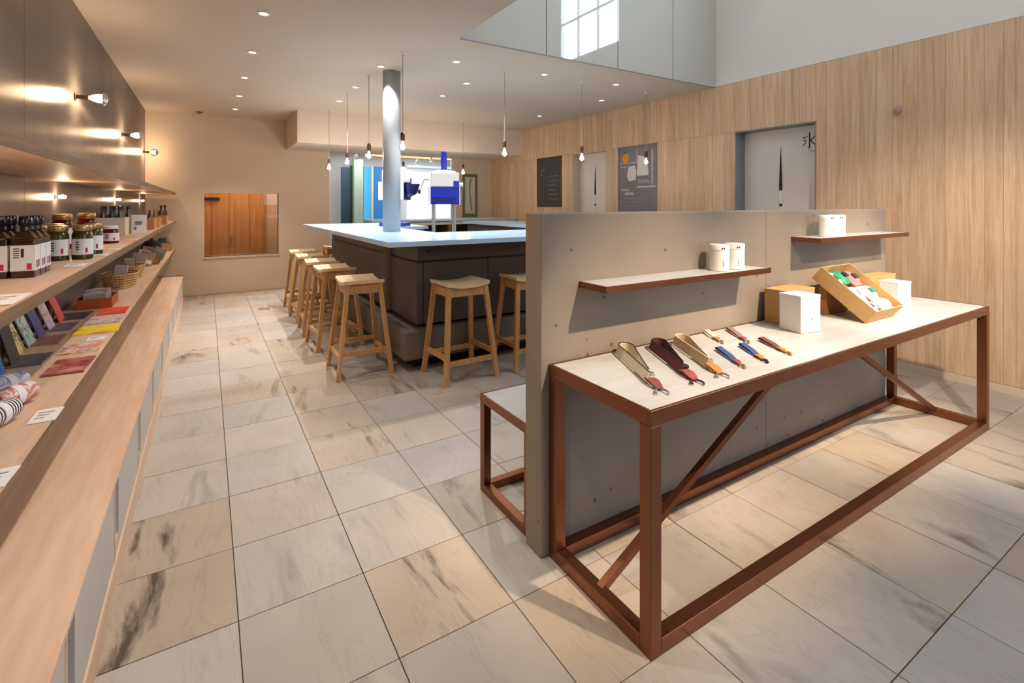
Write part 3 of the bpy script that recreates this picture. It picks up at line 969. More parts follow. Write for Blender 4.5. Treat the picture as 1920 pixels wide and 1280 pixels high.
# pendants: cord, dark socket, clear bulb
def bulb_parts(t, r, drop, sub=None):
    """pear bulb hanging from z=0 down"""
    bulb_ = mk('bulb', MB().lathe([(.010, 0), (.012, -.012), (r * .75, -drop * .45), (r, -drop * .66), (r * .92, -drop * .82), (r * .55, -drop * .96), (.002, -drop)], n=18), 'bulb_glass', t, smooth=True)
    mk('filament', MB().tube([(-.006, 0, -.012), (-.010, 0, -drop * .62), (0, .006, -drop * .70), (.010, 0, -drop * .62), (.006, 0, -.012)], .0022, 6), 'filament', bulb_)
    return bulb_
PD = [(1.436, 4.13, 'clear bulb pendant in front of the round column'), (2.457, 4.13, 'clear bulb pendant in front of the soffit, second in the near row'),
      (3.42, 4.13, 'clear bulb pendant in front of the pale door, third in the near row'), (4.39, 4.13, 'clear bulb pendant in front of the menu board'),
      (1.41, 5.08, 'clear bulb pendant just left of the column'), (1.41, 6.0, 'clear bulb pendant second left of the column'),
      (1.41, 7.02, 'clear bulb pendant farthest left, above the last stools'), (2.45, 7.02, 'clear bulb pendant partly hidden behind the column'),
      (3.42, 7.02, 'small far clear bulb pendant beside the framed drawing')]
pp = None
for x, y, lab in PD:
    if pp is None:
        pp = thing('pendant_lamp', lab, 'pendant lamp', (x, y, ZC), group='bare bulb pendants around the bar')
        mk('ceiling_rose', MB().lathe([(.016, 0), (.016, -.012), (.006, -.018)], n=14), 'white_card', pp)
        mk('cord', MB().cyl((0, 0, -.71), .0035, .70, n=6), 'cord', pp)
        mk('socket', MB().lathe([(.006, -.69), (.017, -.70), (.019, -.715), (.019, -.765), (.015, -.77)], n=14), 'brown_socket', pp, smooth=True)
        bulb_parts(pp, .030, .085).location = (0, 0, -.768)
    else:
        t = copy_tree(pp); t.location = (x, y, ZC); t['label'] = lab
    light('POINT', 'pendant_glow', (x, y, ZC - .825), 1.2 if x > 4 else (14.0 if y > 6.5 else 5.0), WARM2, shadow_soft_size=.03)

# silver-tipped globe lamps on the steel wall
sp = None
for y, lab in ((0.10, None), (2.16, None), (4.25, 'largest silver-tipped globe lamp on the steel wall'), (6.34, 'middle silver-tipped globe lamp on the steel wall'), (8.30, 'farthest silver-tipped globe lamp at the end of the steel wall')):
    if lab:
        if sp is None:
            sp = thing('wall_lamp', lab, 'wall lamp', (XL, y, 2.05), group='globe lamps on the steel wall')
            mk('socket', MB().lathe([(.026, 0), (.026, .006), (.013, .008), (.013, .055), (.016, .058), (.016, .072)], axis='X', n=16), 'brown_socket', sp, smooth=True)
            wb_ = mk('bulb', MB().lathe([(.014, .070), (.017, .078), (.032, .088), (.044, .104), (.0475, .124), (.044, .146)], axis='X', n=24, cap=False), 'bulb_glass', sp, smooth=True)
            mk('silver_tip', MB().lathe([(.044, .146), (.036, .158), (.020, .168), (.002, .172)], axis='X', n=24, cap=False), 'chrome', wb_, smooth=True)
            mk('filament', MB().tube([(.075, -.004, 0), (.108, -.010, .004), (.114, 0, .008), (.108, .010, .004), (.075, .004, 0)], .0018, 6), 'filament', wb_)
        else:
            t = copy_tree(sp); t.location = (XL, y, 2.05); t['label'] = lab
    light('POINT', 'wall_lamp_glow', (XL + .125, y, 2.05), 11, WARM, shadow_soft_size=.035)
us = None
for y, lab in ((1.62, None), (3.757, 'nearest small globe lamp under the top shelf'), (5.897, 'middle small globe lamp under the top shelf'), (7.927, 'farthest small globe lamp under the top shelf')):
    if lab:
        if us is None:
            us = thing('under_shelf_lamp', lab, 'wall lamp', (XL, y, 1.39), group='small globe lamps under the top shelf')
            mk('socket', MB().lathe([(.014, 0), (.014, .006), (.009, .008), (.009, .014)], axis='X', n=12), 'steel', us)
            mk('bulb', MB().lathe([(.008, .014), (.016, .022), (.018, .034), (.012, .046), (.002, .050)], axis='X', n=16, cap=False), 'bulb_glass', us, smooth=True)
            mk('filament', MB().lathe([(.004, .016), (.006, .030), (.002, .038)], axis='X', n=8), 'filament', us)
        else:
            t = copy_tree(us); t.location = (XL, y, 1.39); t['label'] = lab
    light('POINT', 'under_shelf_glow', (XL + .032, y, 1.39), 2.2, WARM, shadow_soft_size=.015)

# ------------------------------------------------------------------ left wall: shelves, bench
XS = -0.385
def wall_shelf(label, z, th, y0=-1.2, y1=8.60, x0=XL):
    t = thing('wall_shelf', label, 'shelf', (x0, y0, z - th))
    O = (x0, y0, z - th)
    mk('board', B(x0 + .001, XS - .004, y0, y1, z - th, z, o=O), 'shelf_wood', t)
    mk('front_edge', B(XS - .004, XS, y0, y1, z - th, z, o=O), 'shelf_edge', t)  # thin front strip carries the painted shade
    return t
wall_shelf('top pale wood shelf below the globe lamps, empty', 1.510, .030)
wall_shelf('middle pale wood shelf carrying bottles and jars', 1.110, .034)
wall_shelf('lowest pale wood shelf carrying cards, prints and baskets', .710, .034)
BX = -0.27; BT = .385
t = thing('long_bench', 'long pale wood bench top under the shelves', 'bench top', (XL, -1.2, BT - .03))
O = (XL, -1.2, BT - .03)
mk('board', B(XL + .001, BX, -1.2, 7.95, BT - .014, BT, o=O), 'shelf_wood', t)
mk('end_panel', B(XL + .001, BX, 7.951, 7.985, 0.0, BT + .01, o=O), 'shelf_edge', t)
names = ['nearest the camera', 'second from the camera', 'third from the camera', 'fourth from the camera', 'fifth from the camera', 'sixth from the camera',
         'seventh from the camera', 'eighth from the camera', 'ninth from the camera', 'farthest from the camera']
ycab = [-1.2, .80, 1.50, 2.20, 2.90, 3.60, 4.30, 5.0, 5.7, 6.4, 7.95]
for k, (a, c) in enumerate(zip(ycab[:-1], ycab[1:])):
    O = (BX - .2, a, 0)
    t = thing('bench_cabinet', 'low grey bench cabinet with a slot pull, ' + names[k], 'cabinet', O, group='cabinets of the long bench')
    mk('body', B(XL + .001, BX - .075, a + .001, c - .001, .10, BT - .015, o=O), 'slot_dark', t)
    dr_ = mk('door', B(BX - .021, BX - .004, a + .085, c - .014, .112, BT - .018, o=O), 'cabinet_grey', t)
    mk('door_edge', B(BX - .021, BX - .001, c - .0135, c - .004, .112, BT - .018, o=O), 'shelf_wood', dr_)
    mk('slot_sill', B(BX - .074, BX - .004, a + .001, a + .084, .101, .155, o=O), 'shelf_wood', t)
    mk('plinth', B(XL + .02, BX, a + .0005, c - .0005, 0, .10, o=O), 'shelf_wood', t)

# ------------------------------------------------------------------ bar counter
CX, CY, CZT, CTH = 1.10, 3.45, 1.075, .036
CXR, CYB = 4.30, 7.20
O = (CX, CY, 0)
bar = thing('bar_counter', 'large square bar counter with pale top and dark brown panels', 'bar counter', O)
tp = MB(O)
z0, z1 = CZT - CTH, CZT
tp.box(CX, CXR, CY, 4.45, z0, z1)
tp.box(CX, 1.88, 4.45, CYB, z0, z1)
tp.box(1.88, 2.34, 5.78, CYB, z0, z1)
tp.box(3.5, CXR, 4.45, CYB, z0, z1)
tp = mk('counter_top', tp, 'counter_top', bar)
bx, by = 1.46, 3.85
body = MB(O)
body.box(bx + .02, CXR - .3, by + .02, 4.40, .36, z0 - .001)
body.box(bx + .02, 1.84, 4.40, CYB - .1, .36, z0 - .001)
body.box(1.84, 2.30, 5.82, CYB - .1, .0, z0 - .001)
body.box(3.54, CXR - .3, 4.40, CYB - .1, .0, z0 - .001)
mk('body', body, 'counter_body', bar)
# upper fascia and lower panels, one by one
mk('fascia', MB(O).box(bx + .006, CXR - .3, by + .006, by + .02, .885, z0 - .001).box(bx + .006, bx + .02, by + .02, CYB - .1, .885, z0 - .001), 'counter_body', bar)
xs_ = [bx, 1.515, 2.12, 2.72, 3.32, CXR - .3]
for a, c in zip(xs_[:-1], xs_[1:]):
    mk('front_panel', B(a + (.0 if a == bx else .003), c - .003, by, by + .02, .362, .868, o=O), 'counter_body', bar, bevel=.003)
ys_ = [by + .021, 4.45, 5.10, 5.75, 6.40, CYB - .1]
for a, c in zip(ys_[:-1], ys_[1:]):
    mk('side_panel', B(bx, bx + .02, a + .003, c - .003, .362, .868, o=O), 'counter_body', bar, bevel=.003)
mk('groove', MB(O).box(bx + .012, CXR - .3, by + .012, by + .02, .868, .885).box(bx + .012, bx + .02, by + .02, CYB - .1, .868, .885), 'black', bar)
mk('side_pilaster', MB(O).lathe([(.065, .362), (.065, z0 - .001)], (bx + .01, 4.60, 0), n=24), 'concrete_dark', bar, smooth=True)
mk('foot_plinth', MB(O).box(1.335, CXR - .2, 3.80, 4.35, .09, .335).box(1.335, 1.84, 4.35, CYB - .05, .09, .335), 'counter_plinth', bar, bevel=.02)
mk('toe_kick', MB(O).box(1.46, CXR - .3, 3.93, 4.33, 0, .09).box(1.46, 1.80, 4.33, CYB - .1, 0, .09).box(1.5, CXR - .3, 3.95, 4.3, .335, .36), 'black', bar)
for x in (1.56, 2.42):
    mk('hook', MB(O).tube([(x, by + .004, .96), (x, by - .03, .955), (x, by - .034, .975)], .005, 6), 'black', bar)
# work surface inside the bar, a step lower
t = thing('work_bench', 'low brown work bench inside the bar under the ice machine', 'work bench', (2.10, 5.05, 0))
O = (2.10, 5.05, 0)
mk('top', B(2.10, 3.48, 5.05, 5.76, .87, .90, o=O), 'counter_plinth', t)
mk('carcass', B(2.12, 3.46, 5.07, 5.74, 0, .869, o=O), 'dark_brown', t)
# back counter with open shelves
t = thing('back_counter', 'long pale-topped back counter with dark open shelves behind the bar', 'counter', (2.2, 7.72, 0))
O = (2.2, 7.72, 0)
mk('top', B(2.2, 4.83, 7.70, 8.30, 1.065, 1.095, o=O), 'counter_top', t)
mk('carcass', MB(O).box(2.22, 4.82, 8.20, 8.28, 0, 1.064).box(2.22, 2.26, 7.74, 8.2, 0, 1.064).box(3.5, 3.54, 7.74, 8.2, 0, 1.064).box(4.78, 4.82, 7.74, 8.2, 0, 1.064), 'shelf_edge', t)
mk('rail', B(2.22, 4.82, 7.73, 7.75, 1.0, 1.064, o=O), 'soffit_paint', t)
mk('shelf', B(2.26, 4.78, 7.76, 8.2, .62, .64, o=O), 'dark_brown', t)
for k, (x, y, w_, h, mm, lab) in enumerate(((2.9, 7.85, .20, .24, 'black', 'black container on the back counter shelf, left'), (3.25, 7.9, .14, .28, 'ink', 'tall dark container on the back counter shelf, middle'),
                                        (3.9, 7.88, .5, .26, 'plum_pack', 'wide plum-coloured crate on the back counter shelf'), (4.55, 7.9, .22, .2, 'brown_pack', 'brown box on the back counter shelf, right'))):
    t = thing('container', lab, 'container', (x, y, .641))
    mk('body', B(-w_ / 2, w_ / 2, 0, .2, 0, h * .85), mm, t, bevel=.008)
    mk('lid', B(-w_ / 2 - .005, w_ / 2 + .005, -.005, .205, h * .85 + .0005, h), 'black', t, bevel=.004)

# ------------------------------------------------------------------ ice machines
def ice_machine(loc, label, rotz=0, stand='legs'):
    t = thing('ice_machine', label, 'ice machine', loc, rotz, group='shaved-ice machines')
    w = .165
    zb = .445 if stand == 'legs' else .33
    if stand == 'legs':
        for sx in (-1, 1):
            for sy in (-1, 1):
                mk('leg', MB().lathe([(.020, 0), (.014, .03), (.013, zb)], (sx * (w - .045), sy * .11, 0), n=12), 'steel', t, smooth=True)
        mk('drip_tray', B(-w + .05, w - .05, -.13, .13, .05, .07), 'steel', t, bevel=.004)
    else:
        mk('base', MB().box(-.14, .14, -.16, .16, 0, .045), 'machine_blue', t, bevel=.01)
        for sx in (-1, 1):
            mk('post', MB().cyl((sx * .085, .06, .045), .016, zb - .045, n=12), 'machine_white', t, smooth=True)
    mk('cabinet', B(-w, w, -.15, .15, zb, zb + .20), 'machine_blue', t, bevel=.012)
    mk('side_rail', MB().box(-w - .012, -w - .001, -.155, .155, zb - .01, zb + .21).box(w + .001, w + .012, -.155, .155, zb - .01, zb + .21), 'machine_white', t, bevel=.004)
    mk('front_band', B(-w + .015, w - .04, -.156, -.151, zb + .03, zb + .085), 'machine_navy', t)
    mk('head', MB().lathe([(.15, 0), (.16, .02), (.16, .15), (.14, .19), (.06, .205)], (0, 0, zb + .201), n=28), 'machine_white', t, smooth=True)
    mk('head_plate', B(-w, w, -.165, -.05, zb + .201, zb + .37), 'machine_white', t, bevel=.012)
    mk('badge', B(w - .07, w - .005, -.170, -.1655, zb + .205, zb + .27), 'machine_blue', t)
    mk('spindle', MB().lathe([(.034, .40), (.036, .42), (.036, .61), (.03, .625)], (0, 0, zb), n=18), 'machine_blue', t, smooth=True)
    cr_ = mk('crank', MB().tube([(-w - .01, -.02, zb + .29), (-w - .07, -.02, zb + .29), (-w - .10, -.05, zb + .20), (-w - .12, -.05, zb + .17)], .010, 8), 'steel', t, smooth=True)
    mk('crank_knob', MB().lathe([(.006, -.03), (.018, -.025), (.02, 0), (.014, .02)], (-w - .125, -.05, zb + .15), n=12), 'black', cr_, smooth=True)
    mk('motor', MB().cyl((w + .013, .02, zb + .22), .05, .05, axis='X', n=18), 'steel', t, smooth=True)
    return t
ice_machine((2.405, 5.46, .901), 'blue and white shaved-ice machine with blue tube standing in the bar', math.radians(-18))
m2 = ice_machine((1.99, 6.0, CZT), 'navy shaved-ice machine half hidden behind the round column', math.radians(55), stand='posts')
for ch_ in m2.children:
    if ch_.name.startswith('cabinet'):
        ch_.data.materials[0] = MATS['machine_navy']
mk('ice_bowl', MB().lathe([(.02, .36), (.09, .40), (.125, .50), (.13, .52)], (0, -.18, 0), n=20), 'machine_navy', m2, smooth=True)

# ------------------------------------------------------------------ bar stools
def stool():
    t = thing('bar_stool', '', 'stool', (0, 0, 0), group='wooden stools around the bar')
    hs = .75
    seat = MB(); n = 9
    top = []; vs = []; fs = []
    for i in range(n):
        u = -1 + 2 * i / (n - 1)
        z = hs - .022 * (1 - u * u)
        x = u * .185
        for y in (-.155, .155):
            vs.append((x, y, z)); vs.append((x, y, z - .026))
    for i in range(n - 1):
        a = i * 4; b_ = a + 4
        fs += [(a, b_, b_ + 2, a + 2), (a + 1, a + 3, b_ + 3, b_ + 1), (a, a + 1, b_ + 1, b_), (a + 2, b_ + 2, b_ + 3, a + 3)]
    fs += [(0, 2, 3, 1), (4 * (n - 1), 4 * (n - 1) + 1, 4 * (n - 1) + 3, 4 * (n - 1) + 2)]
    seat.add(vs, fs)
    mk('seat', seat, 'stool_seat', t, smooth=True)
    tx, ty, fx, fy = .160, .125, .218, .205
    at = lambda z, sx, sy: (sx * (fx + (tx - fx) * z / .715), sy * (fy + (ty - fy) * z / .715), z)
    for sx in (-1, 1):
        for sy in (-1, 1):
            mk('leg', MB().bar(at(0, sx, sy), at(.722 if True else 0, sx, sy), .036, .030, up=(0, 1, 0)), 'stool_wood', t)
    for sy in (-1, 1):
        mk('apron', MB().bar(at(.672, -1, sy), at(.672, 1, sy), .018, .062), 'stool_wood', t)
        mk('stretcher', MB().bar(at(.155, -1, sy), at(.155, 1, sy), .020, .036), 'stool_wood', t)
    for sx in (-1, 1):
        mk('apron', MB().bar(at(.676, sx, -1), at(.676, sx, 1), .018, .062), 'stool_wood', t)
        mk('stretcher', MB().bar(at(.195, sx, -1), at(.195, sx, 1), .020, .036), 'stool_wood', t)
    return t
ST = [(1.71, 3.57, 2, 'wooden saddle stool standing alone at the front of the bar'),
      (2.34, 3.56, -3, 'wooden saddle stool partly hidden by the concrete wall'),
      (1.06, 4.10, 88, 'wooden saddle stool at the side of the bar, nearest the camera'),
      (1.05, 4.98, 93, 'wooden saddle stool at the side of the bar, second from the camera'),
      (1.05, 5.60, 87, 'wooden saddle stool at the side of the bar, third from the camera'),
      (1.06, 6.25, 92, 'wooden saddle stool at the side of the bar, fourth from the camera'),
      (1.07, 6.88, 90, 'wooden saddle stool at the side of the bar, farthest from the camera'),
      (1.62, 7.44, 180, 'wooden saddle stool at the far end of the bar')]
sp_ = stool()
for k, (x, y, r, lab) in enumerate(ST):
    t = sp_ if k == 0 else copy_tree(sp_)
    t.location = (x, y, 0); t.rotation_euler = (0, 0, math.radians(r)); t['label'] = lab

# ------------------------------------------------------------------ concrete display wall, its shelves
CW = (1.08, 3.945, 1.545, 1.655, 1.315)
o = mk('concrete_wall', B(CW[0], CW[1], CW[2], CW[3], 0, CW[4], o=(2.5, 1.6, 0)), 'concrete_wall', bevel=.006)
o['kind'] = 'structure'; o.name = 'wall_concrete'
for x in (2.545,):
    mk('cast_seam', B(x - .002, x + .002, CW[2] - .0008, CW[2] + .002, 0.002, CW[4] - .008, o=(2.5, 1.6, 0)), 'concrete_dark', o)
def cshelf(label, x0, x1, z):
    O = (x0, CW[2], z - .024)
    t = thing('display_shelf', label, 'shelf', O)
    y0 = 1.385
    mk('board', B(x0 + .006, x1 - .006, y0 + .006, CW[2] - .001, z - .020, z, o=O), 'table_board', t)
    mk('copper_edge', MB(O).box(x0, x1, y0, y0 + .006, z - .024, z + .001).box(x0, x0 + .006, y0 + .006, CW[2] - .001, z - .024, z + .001)
       .box(x1 - .006, x1, y0 + .006, CW[2] - .001, z - .024, z + .001), 'copper', t)
cshelf('lower copper-edged shelf on the concrete wall', 1.265, 2.325, 1.040)
cshelf('upper copper-edged shelf at the far end of the concrete wall', 2.785, 3.87, 1.165)
def canister(x, y, z, label):
    t = thing('tea_canister', label, 'canister', (x, y, z), rotz=math.radians(-34) + rnd.uniform(-.06, .06), group='white canisters on the concrete wall')
    r = .044
    mk('body', MB().lathe([(r - .002, 0), (r, .002), (r, .095)], n=32), 'white_tin', t, smooth=True)
    mk('lid', MB().lathe([(r + .0012, .0955), (r + .0012, .118), (r - .001, .121), (.002, .121)], n=32), 'white_tin', t, smooth=True)
    q = MB()
    for k in range(2):
        q.box(-.008 + .009 * k, -.002 + .009 * k, -r - .0018, -r + .003, .101, .109)
    mk('print', q, 'ink', t)
    mk('label_line', MB().box(-.002, .001, -r - .0006, -r + .003, .02, .05), 'ink_grey', t)
canister(2.035, 1.462, 1.0405, 'left white canister on the lower concrete-wall shelf')
canister(2.150, 1.462, 1.0405, 'right white canister on the lower concrete-wall shelf')
canister(2.985, 1.450, 1.1655, 'left white canister on the upper concrete-wall shelf')
canister(3.110, 1.462, 1.1655, 'right white canister on the upper concrete-wall shelf')

# ------------------------------------------------------------------ copper display table
TX0, TX1, TY0, TY1, TZ = 1.115, 3.995, 1.03, 1.542, .736
O = (TX0, TY0, 0); s = .046
tab = thing('display_table', 'long copper-framed display table with pale top against the concrete wall', 'table', O)
mk('table_top', B(TX0 + .012, TX1 - .012, TY0 + .012, TY1 - .012, TZ - .03, TZ - .0005, o=O), 'table_board', tab)
rt = MB(O)
rt.box(TX0, TX1, TY0, TY0 + .0115, TZ - s, TZ + .001).box(TX0, TX1, TY1 - .0115, TY1, TZ - s, TZ + .001)
rt.box(TX0, TX0 + .0115, TY0 + .0115, TY1 - .0115, TZ - s, TZ + .001).box(TX1 - .0115, TX1, TY0 + .0115, TY1 - .0115, TZ - s, TZ + .001)
rt.box(TX0 + .0115, TX1 - .0115, TY0 + .0115, TY0 + s, TZ - s, TZ - .031).box(TX0 + .0115, TX1 - .0115, TY1 - s, TY1 - .0115, TZ - s, TZ - .031)
mk('top_frame', rt, 'copper', tab, bevel=.0015)
for x in (TX0, TX1 - s):
    for y in (TY0, TY1 - s):
        mk('leg', B(x, x + s, y, y + s, 0, TZ - s - .0005, o=O), 'copper', tab, bevel=.0025)
for y in (TY0, TY1 - s):
    mk('bottom_rail', B(TX0 + s, TX1 - s, y, y + s, 0, s, o=O), 'copper', tab, bevel=.0025)
for x in (TX0, TX1 - s):
    mk('bottom_rail', B(x, x + s, TY0 + s, TY1 - s, 0, s, o=O), 'copper', tab, bevel=.0025)
ymid = 1.285
mk('brace', MB(O).bar((TX0 + s / 2, ymid, .030), (2.40, ymid, TZ - .052), .026), 'copper', tab)
mk('brace', MB(O).bar((TX1 - s / 2, ymid, .030), (2.72, ymid, TZ - .052), .026), 'copper', tab)
# copper bench behind the wall
BX0, BX1, BY0, BY1, BZ = 1.10, 3.9, 1.658, 2.075, .455
O = (BX0, BY0, 0); s2 = .038
bn = thing('copper_bench', 'low copper-framed bench with pale top behind the concrete wall', 'bench', O)
mk('seat_board', B(BX0 + .010, BX1 - .010, BY0 + .010, BY1 - .010, BZ - .028, BZ - .0005, o=O), 'table_board', bn)
mk('top_frame', MB(O).box(BX0, BX1, BY0, BY0 + .0095, BZ - s2, BZ + .001).box(BX0, BX1, BY1 - .0095, BY1, BZ - s2, BZ + .001)
   .box(BX0, BX0 + .0095, BY0 + .0095, BY1 - .0095, BZ - s2, BZ + .001).box(BX1 - .0095, BX1, BY0 + .0095, BY1 - .0095, BZ - s2, BZ + .001), 'copper', bn, bevel=.0015)
for x in (BX0, BX1 - s2):
    for y in (BY0, BY1 - s2):
        mk('leg', B(x, x + s2, y, y + s2, 0, BZ - s2 - .0005, o=O), 'copper', bn, bevel=.002)
    mk('bottom_rail', B(x, x + s2, BY0 + s2, BY1 - s2, 0, s2, o=O), 'copper', bn, bevel=.002)
for y in (BY0, BY1 - s2):
    mk('bottom_rail', B(BX0 + s2, BX1 - s2, y, y + s2, 0, s2, o=O), 'copper', bn, bevel=.002)

# ------------------------------------------------------------------ things on the table
def strap(x, y, ang, L, label, band, edge, leather, metal):
    """teardrop loop of woven band standing on edge at the back, leather tab and clips in front"""
    t = thing('camera_strap', label, 'strap', (x, y, TZ + .001), ang, group='woven straps on the table')
    hw = .034
    y0 = -L * .5; yr = L * .5
    pts = []
    n = 26
    for i in range(n + 1):
        a = i / n
        # out along one side, round the loop, back along the other
        if a < .36:
            k = a / .36; xx = .004 + .026 * k ** 1.2; yy = y0 + .13 + (yr - .05 - y0 - .13) * k
        elif a < .64:
            k = (a - .36) / .28; th_ = PI * k; xx = .030 * math.cos(th_); yy = yr - .05 + .045 * math.sin(th_)
        else:
            k = (a - .64) / .36; xx = -.030 + .026 * k ** .9; yy = yr - .05 - (yr - .05 - y0 - .10) * k
        pts.append((xx, yy, hw * .52 + .003))
    lean = [(.012, 0, hw)] * len(pts)
    lb_ = mk('loop_band', MB().ribbon(pts, lean, .003), band, t)
    e1 = MB(); e1.tube([(p[0] + .006, p[1], p[2] + hw * .5) for p in pts], .0022, 6); e1.tube([(p[0] - .006, p[1], max(.002, p[2] - hw * .5)) for p in pts], .0018, 6)
    mk('band_edging', e1, edge, lb_)
    mk('lower_band', MB().ribbon([(-.004, y0 + .22, .004), (.006, y0 + .14, .010), (.010, y0 + .08, .008), (.012, y0 + .055, .006)], (.034, 0, .004), .004), band, t)
    lt_ = mk('leather_tab', MB().ribbon([(.004, y0 + .11, .014), (.010, y0 + .08, .016), (.014, y0 + .05, .010), (.016, y0 + .03, .006)], [(.036, 0, 0), (.036, 0, 0), (.030, 0, 0), (.018, 0, 0)], .005), leather, t)
    mk('buckle', MB().box(-.002, .030, y0 + .125, y0 + .150, .012, .024), metal, t, bevel=.003)
    c = MB()
    c.tube([(.004, y0 + .032, .006), (-.004, y0 + .014, .007), (-.012, y0 + .004, .006), (-.006, y0 - .006, .005)], .0035, 6)
    c.tube([(.020, y0 + .030, .006), (.028, y0 + .014, .008), (.034, y0 + .002, .006), (.030, y0 - .008, .005)], .0035, 6)
    mk('clip', c, metal, lt_, smooth=True)
    return t
strap(1.355, 1.315, math.radians(-30), .47, 'beige woven strap with dark edging and brown leather tab, nearest the table corner', 'strap_beige', 'strap_edge', 'leather_brown', 'steel')
strap(1.522, 1.300, math.radians(-31), .45, 'dark maroon woven strap with red leather tab', 'strap_maroon', 'strap_edge', 'leather_red', 'black')
strap(1.658, 1.295, math.radians(-32), .45, 'tan woven strap with orange leather tab', 'strap_tan', 'cream', 'leather_orange', 'steel')
def key_strap(p, q, label, band, leather, metal='brass'):
    p = Vector(p); q = Vector(q); dv = p - q; L = dv.length
    ang = math.atan2(dv.y, dv.x) - PI / 2
    t = thing('key_strap', label, 'strap', (q.x, q.y, TZ + .001), ang, group='small key straps on the table')
    mk('band', MB().ribbon([(0, .07, .004), (.003, L * .55, .010), (0, L - .012, .016), (-.004, L - .002, .010), (-.006, L * .6, .004), (-.002, .08, .003)], (.020, 0, .004), .0025), band, t)
    mk('leather_tab', MB().ribbon([(0, .082, .007), (0, .055, .009), (0, .034, .005)], [(.024, 0, 0), (.022, 0, 0), (.012, 0, 0)], .004), leather, t)
    c = MB(); n = 12
    c.tube([(.009 * math.cos(2 * PI * i / n), .022 + .011 * math.sin(2 * PI * i / n), .005) for i in range(n + 1)], .0028, 6)
    c.box(-.004, .004, -.004, .012, .001, .008)
    mk('ring', c, metal, t, smooth=True)
key_strap((2.02, 1.525), (1.93, 1.368), 'small cream key strap with orange tab and ring, at the back of the table', 'cream', 'leather_orange', 'steel')
key_strap((2.160, 1.505), (2.030, 1.308), 'small grey-plum key strap with red tab, at the back of the table', 'strap_grey', 'leather_red', 'steel')
key_strap((1.828, 1.322), (1.706, 1.118), 'small blue patterned key strap with red tab, in the front row', 'strap_blue', 'leather_red', 'brass')
key_strap((1.965, 1.305), (1.838, 1.110), 'small blue patterned key strap with orange tab and black clip', 'strap_blue', 'leather_orange', 'black')
key_strap((2.122, 1.316), (2.015, 1.118), 'small brown key strap with copper tab, front row right', 'leather_brown', 'leather_orange', 'brass')

def carton(name, label, loc, size, rotz, m, dot=False):
    w, d_, h = size
    t = thing(name, label, 'box', loc, rotz)
    mk('body', B(0, w, 0, d_, 0, h * .93), m, t, bevel=.0015)
    mk('lid', B(-.0015, w + .0015, -.0015, d_ + .0015, h * .93 + .0004, h), m, t, bevel=.0015)
    if dot:
        mk('printed_dot', MB().lathe([(.0045, -.0008), (.0045, .001)], (w * .55, 0, h * .36), axis='Y', n=12), 'ink_grey', t)
    return t
zt = TZ + .001
carton('kraft_box', 'kraft cardboard box standing behind the near white box', (2.490, 1.395, zt), (.25, .125, .172), 0, 'kraft')
carton('white_box', 'tall white box with a small grey dot on the table front', (2.388, 1.278, zt), (.135, .115, .176), math.radians(-9), 'white_card', True)
carton('kraft_box', 'kraft cardboard box at the far end behind the tilted tray', (3.44, 1.425, zt), (.34, .10, .165), 0, 'kraft')
carton('white_box', 'white box at the far end right of the tilted tray', (3.46, 1.29, zt), (.125, .105, .150), math.radians(-8), 'white_card', True)
# tilted open tray of packets
tr = thing('gift_tray', 'open kraft tray tilted forward, filled with small packets', 'tray', (2.875, 1.215, zt))
TM = Matrix.Rotation(math.radians(37), 4, 'X')
TW, TL, TH = .315, .33, .085
def tb(x0, x1, y0, y1, z0, z1): return MB().box(x0, x1, y0, y1, z0, z1, TM)
mk('bottom', tb(0, TW, 0, TL, 0, .004), 'kraft', tr)
mk('left_side', tb(0, .004, 0, TL, .0045, TH), 'kraft', tr)
mk('right_side', tb(TW - .004, TW, 0, TL, .0045, TH), 'kraft', tr)
mk('front_side', tb(.0045, TW - .0045, 0, .004, .0045, TH), 'kraft', tr)
mk('back_side', tb(.0045, TW - .0045, TL - .004, TL, .0045, TH), 'kraft', tr)
mk('prop', B(.04, TW - .04, .205, .245, 0, .15), 'kraft_dark', tr)
def packet(label, x, y, w, l, z, m, m2=None, cat='packet'):
    t = thing('packet', label, cat, Vector(tr.location) + (TM @ Vector((x, y, z))))
    t.rotation_euler = (math.radians(37), 0, rnd.uniform(-.06, .06))
    n = 5; pk = MB(); vs = []; fs = []
    for j in range(n):
        for i in range(n):
            u, v = i / (n - 1), j / (n - 1)
            vs.append((u * w, v * l, .004 + .03 * math.sin(PI * u) ** .6 * math.sin(PI * v) ** .6))
    nb = len(vs)
    vs += [(i_ / (n - 1) * w, j_ / (n - 1) * l, 0) for j_ in range(n) for i_ in range(n)]
    for j in range(n - 1):
        for i in range(n - 1):
            a = j * n + i
            fs.append((a, a + 1, a + n + 1, a + n)); fs.append((nb + a, nb + a + n, nb + a + n + 1, nb + a + 1))
    for i in range(n - 1):
        fs += [(i, nb + i, nb + i + 1, i + 1), ((n - 1) * n + i, (n - 1) * n + i + 1, nb + (n - 1) * n + i + 1, nb + (n - 1) * n + i)]
        fs += [(i * n, (i + 1) * n, nb + (i + 1) * n, nb + i * n), (i * n + n - 1, nb + i * n + n - 1, nb + (i + 1) * n + n - 1, (i + 1) * n + n - 1)]
    pk.add(vs, fs)
    mk('pouch', pk, m, t, smooth=True)
    if m2:
        mk('label', MB().box(w * .25, w * .75, l * .3, l * .6, .032, .036), m2, t)
packet('pale packet with green mark at the back left of the tilted tray', .015, .205, .085, .11, .045, 'pale_pack', 'green_pack')
packet('green packet at the back of the tilted tray', .105, .215, .075, .10, .05, 'green_pack', 'black')
packet('grey packet at the back right of the tilted tray', .205, .20, .09, .11, .04, 'strap_grey', 'ink')
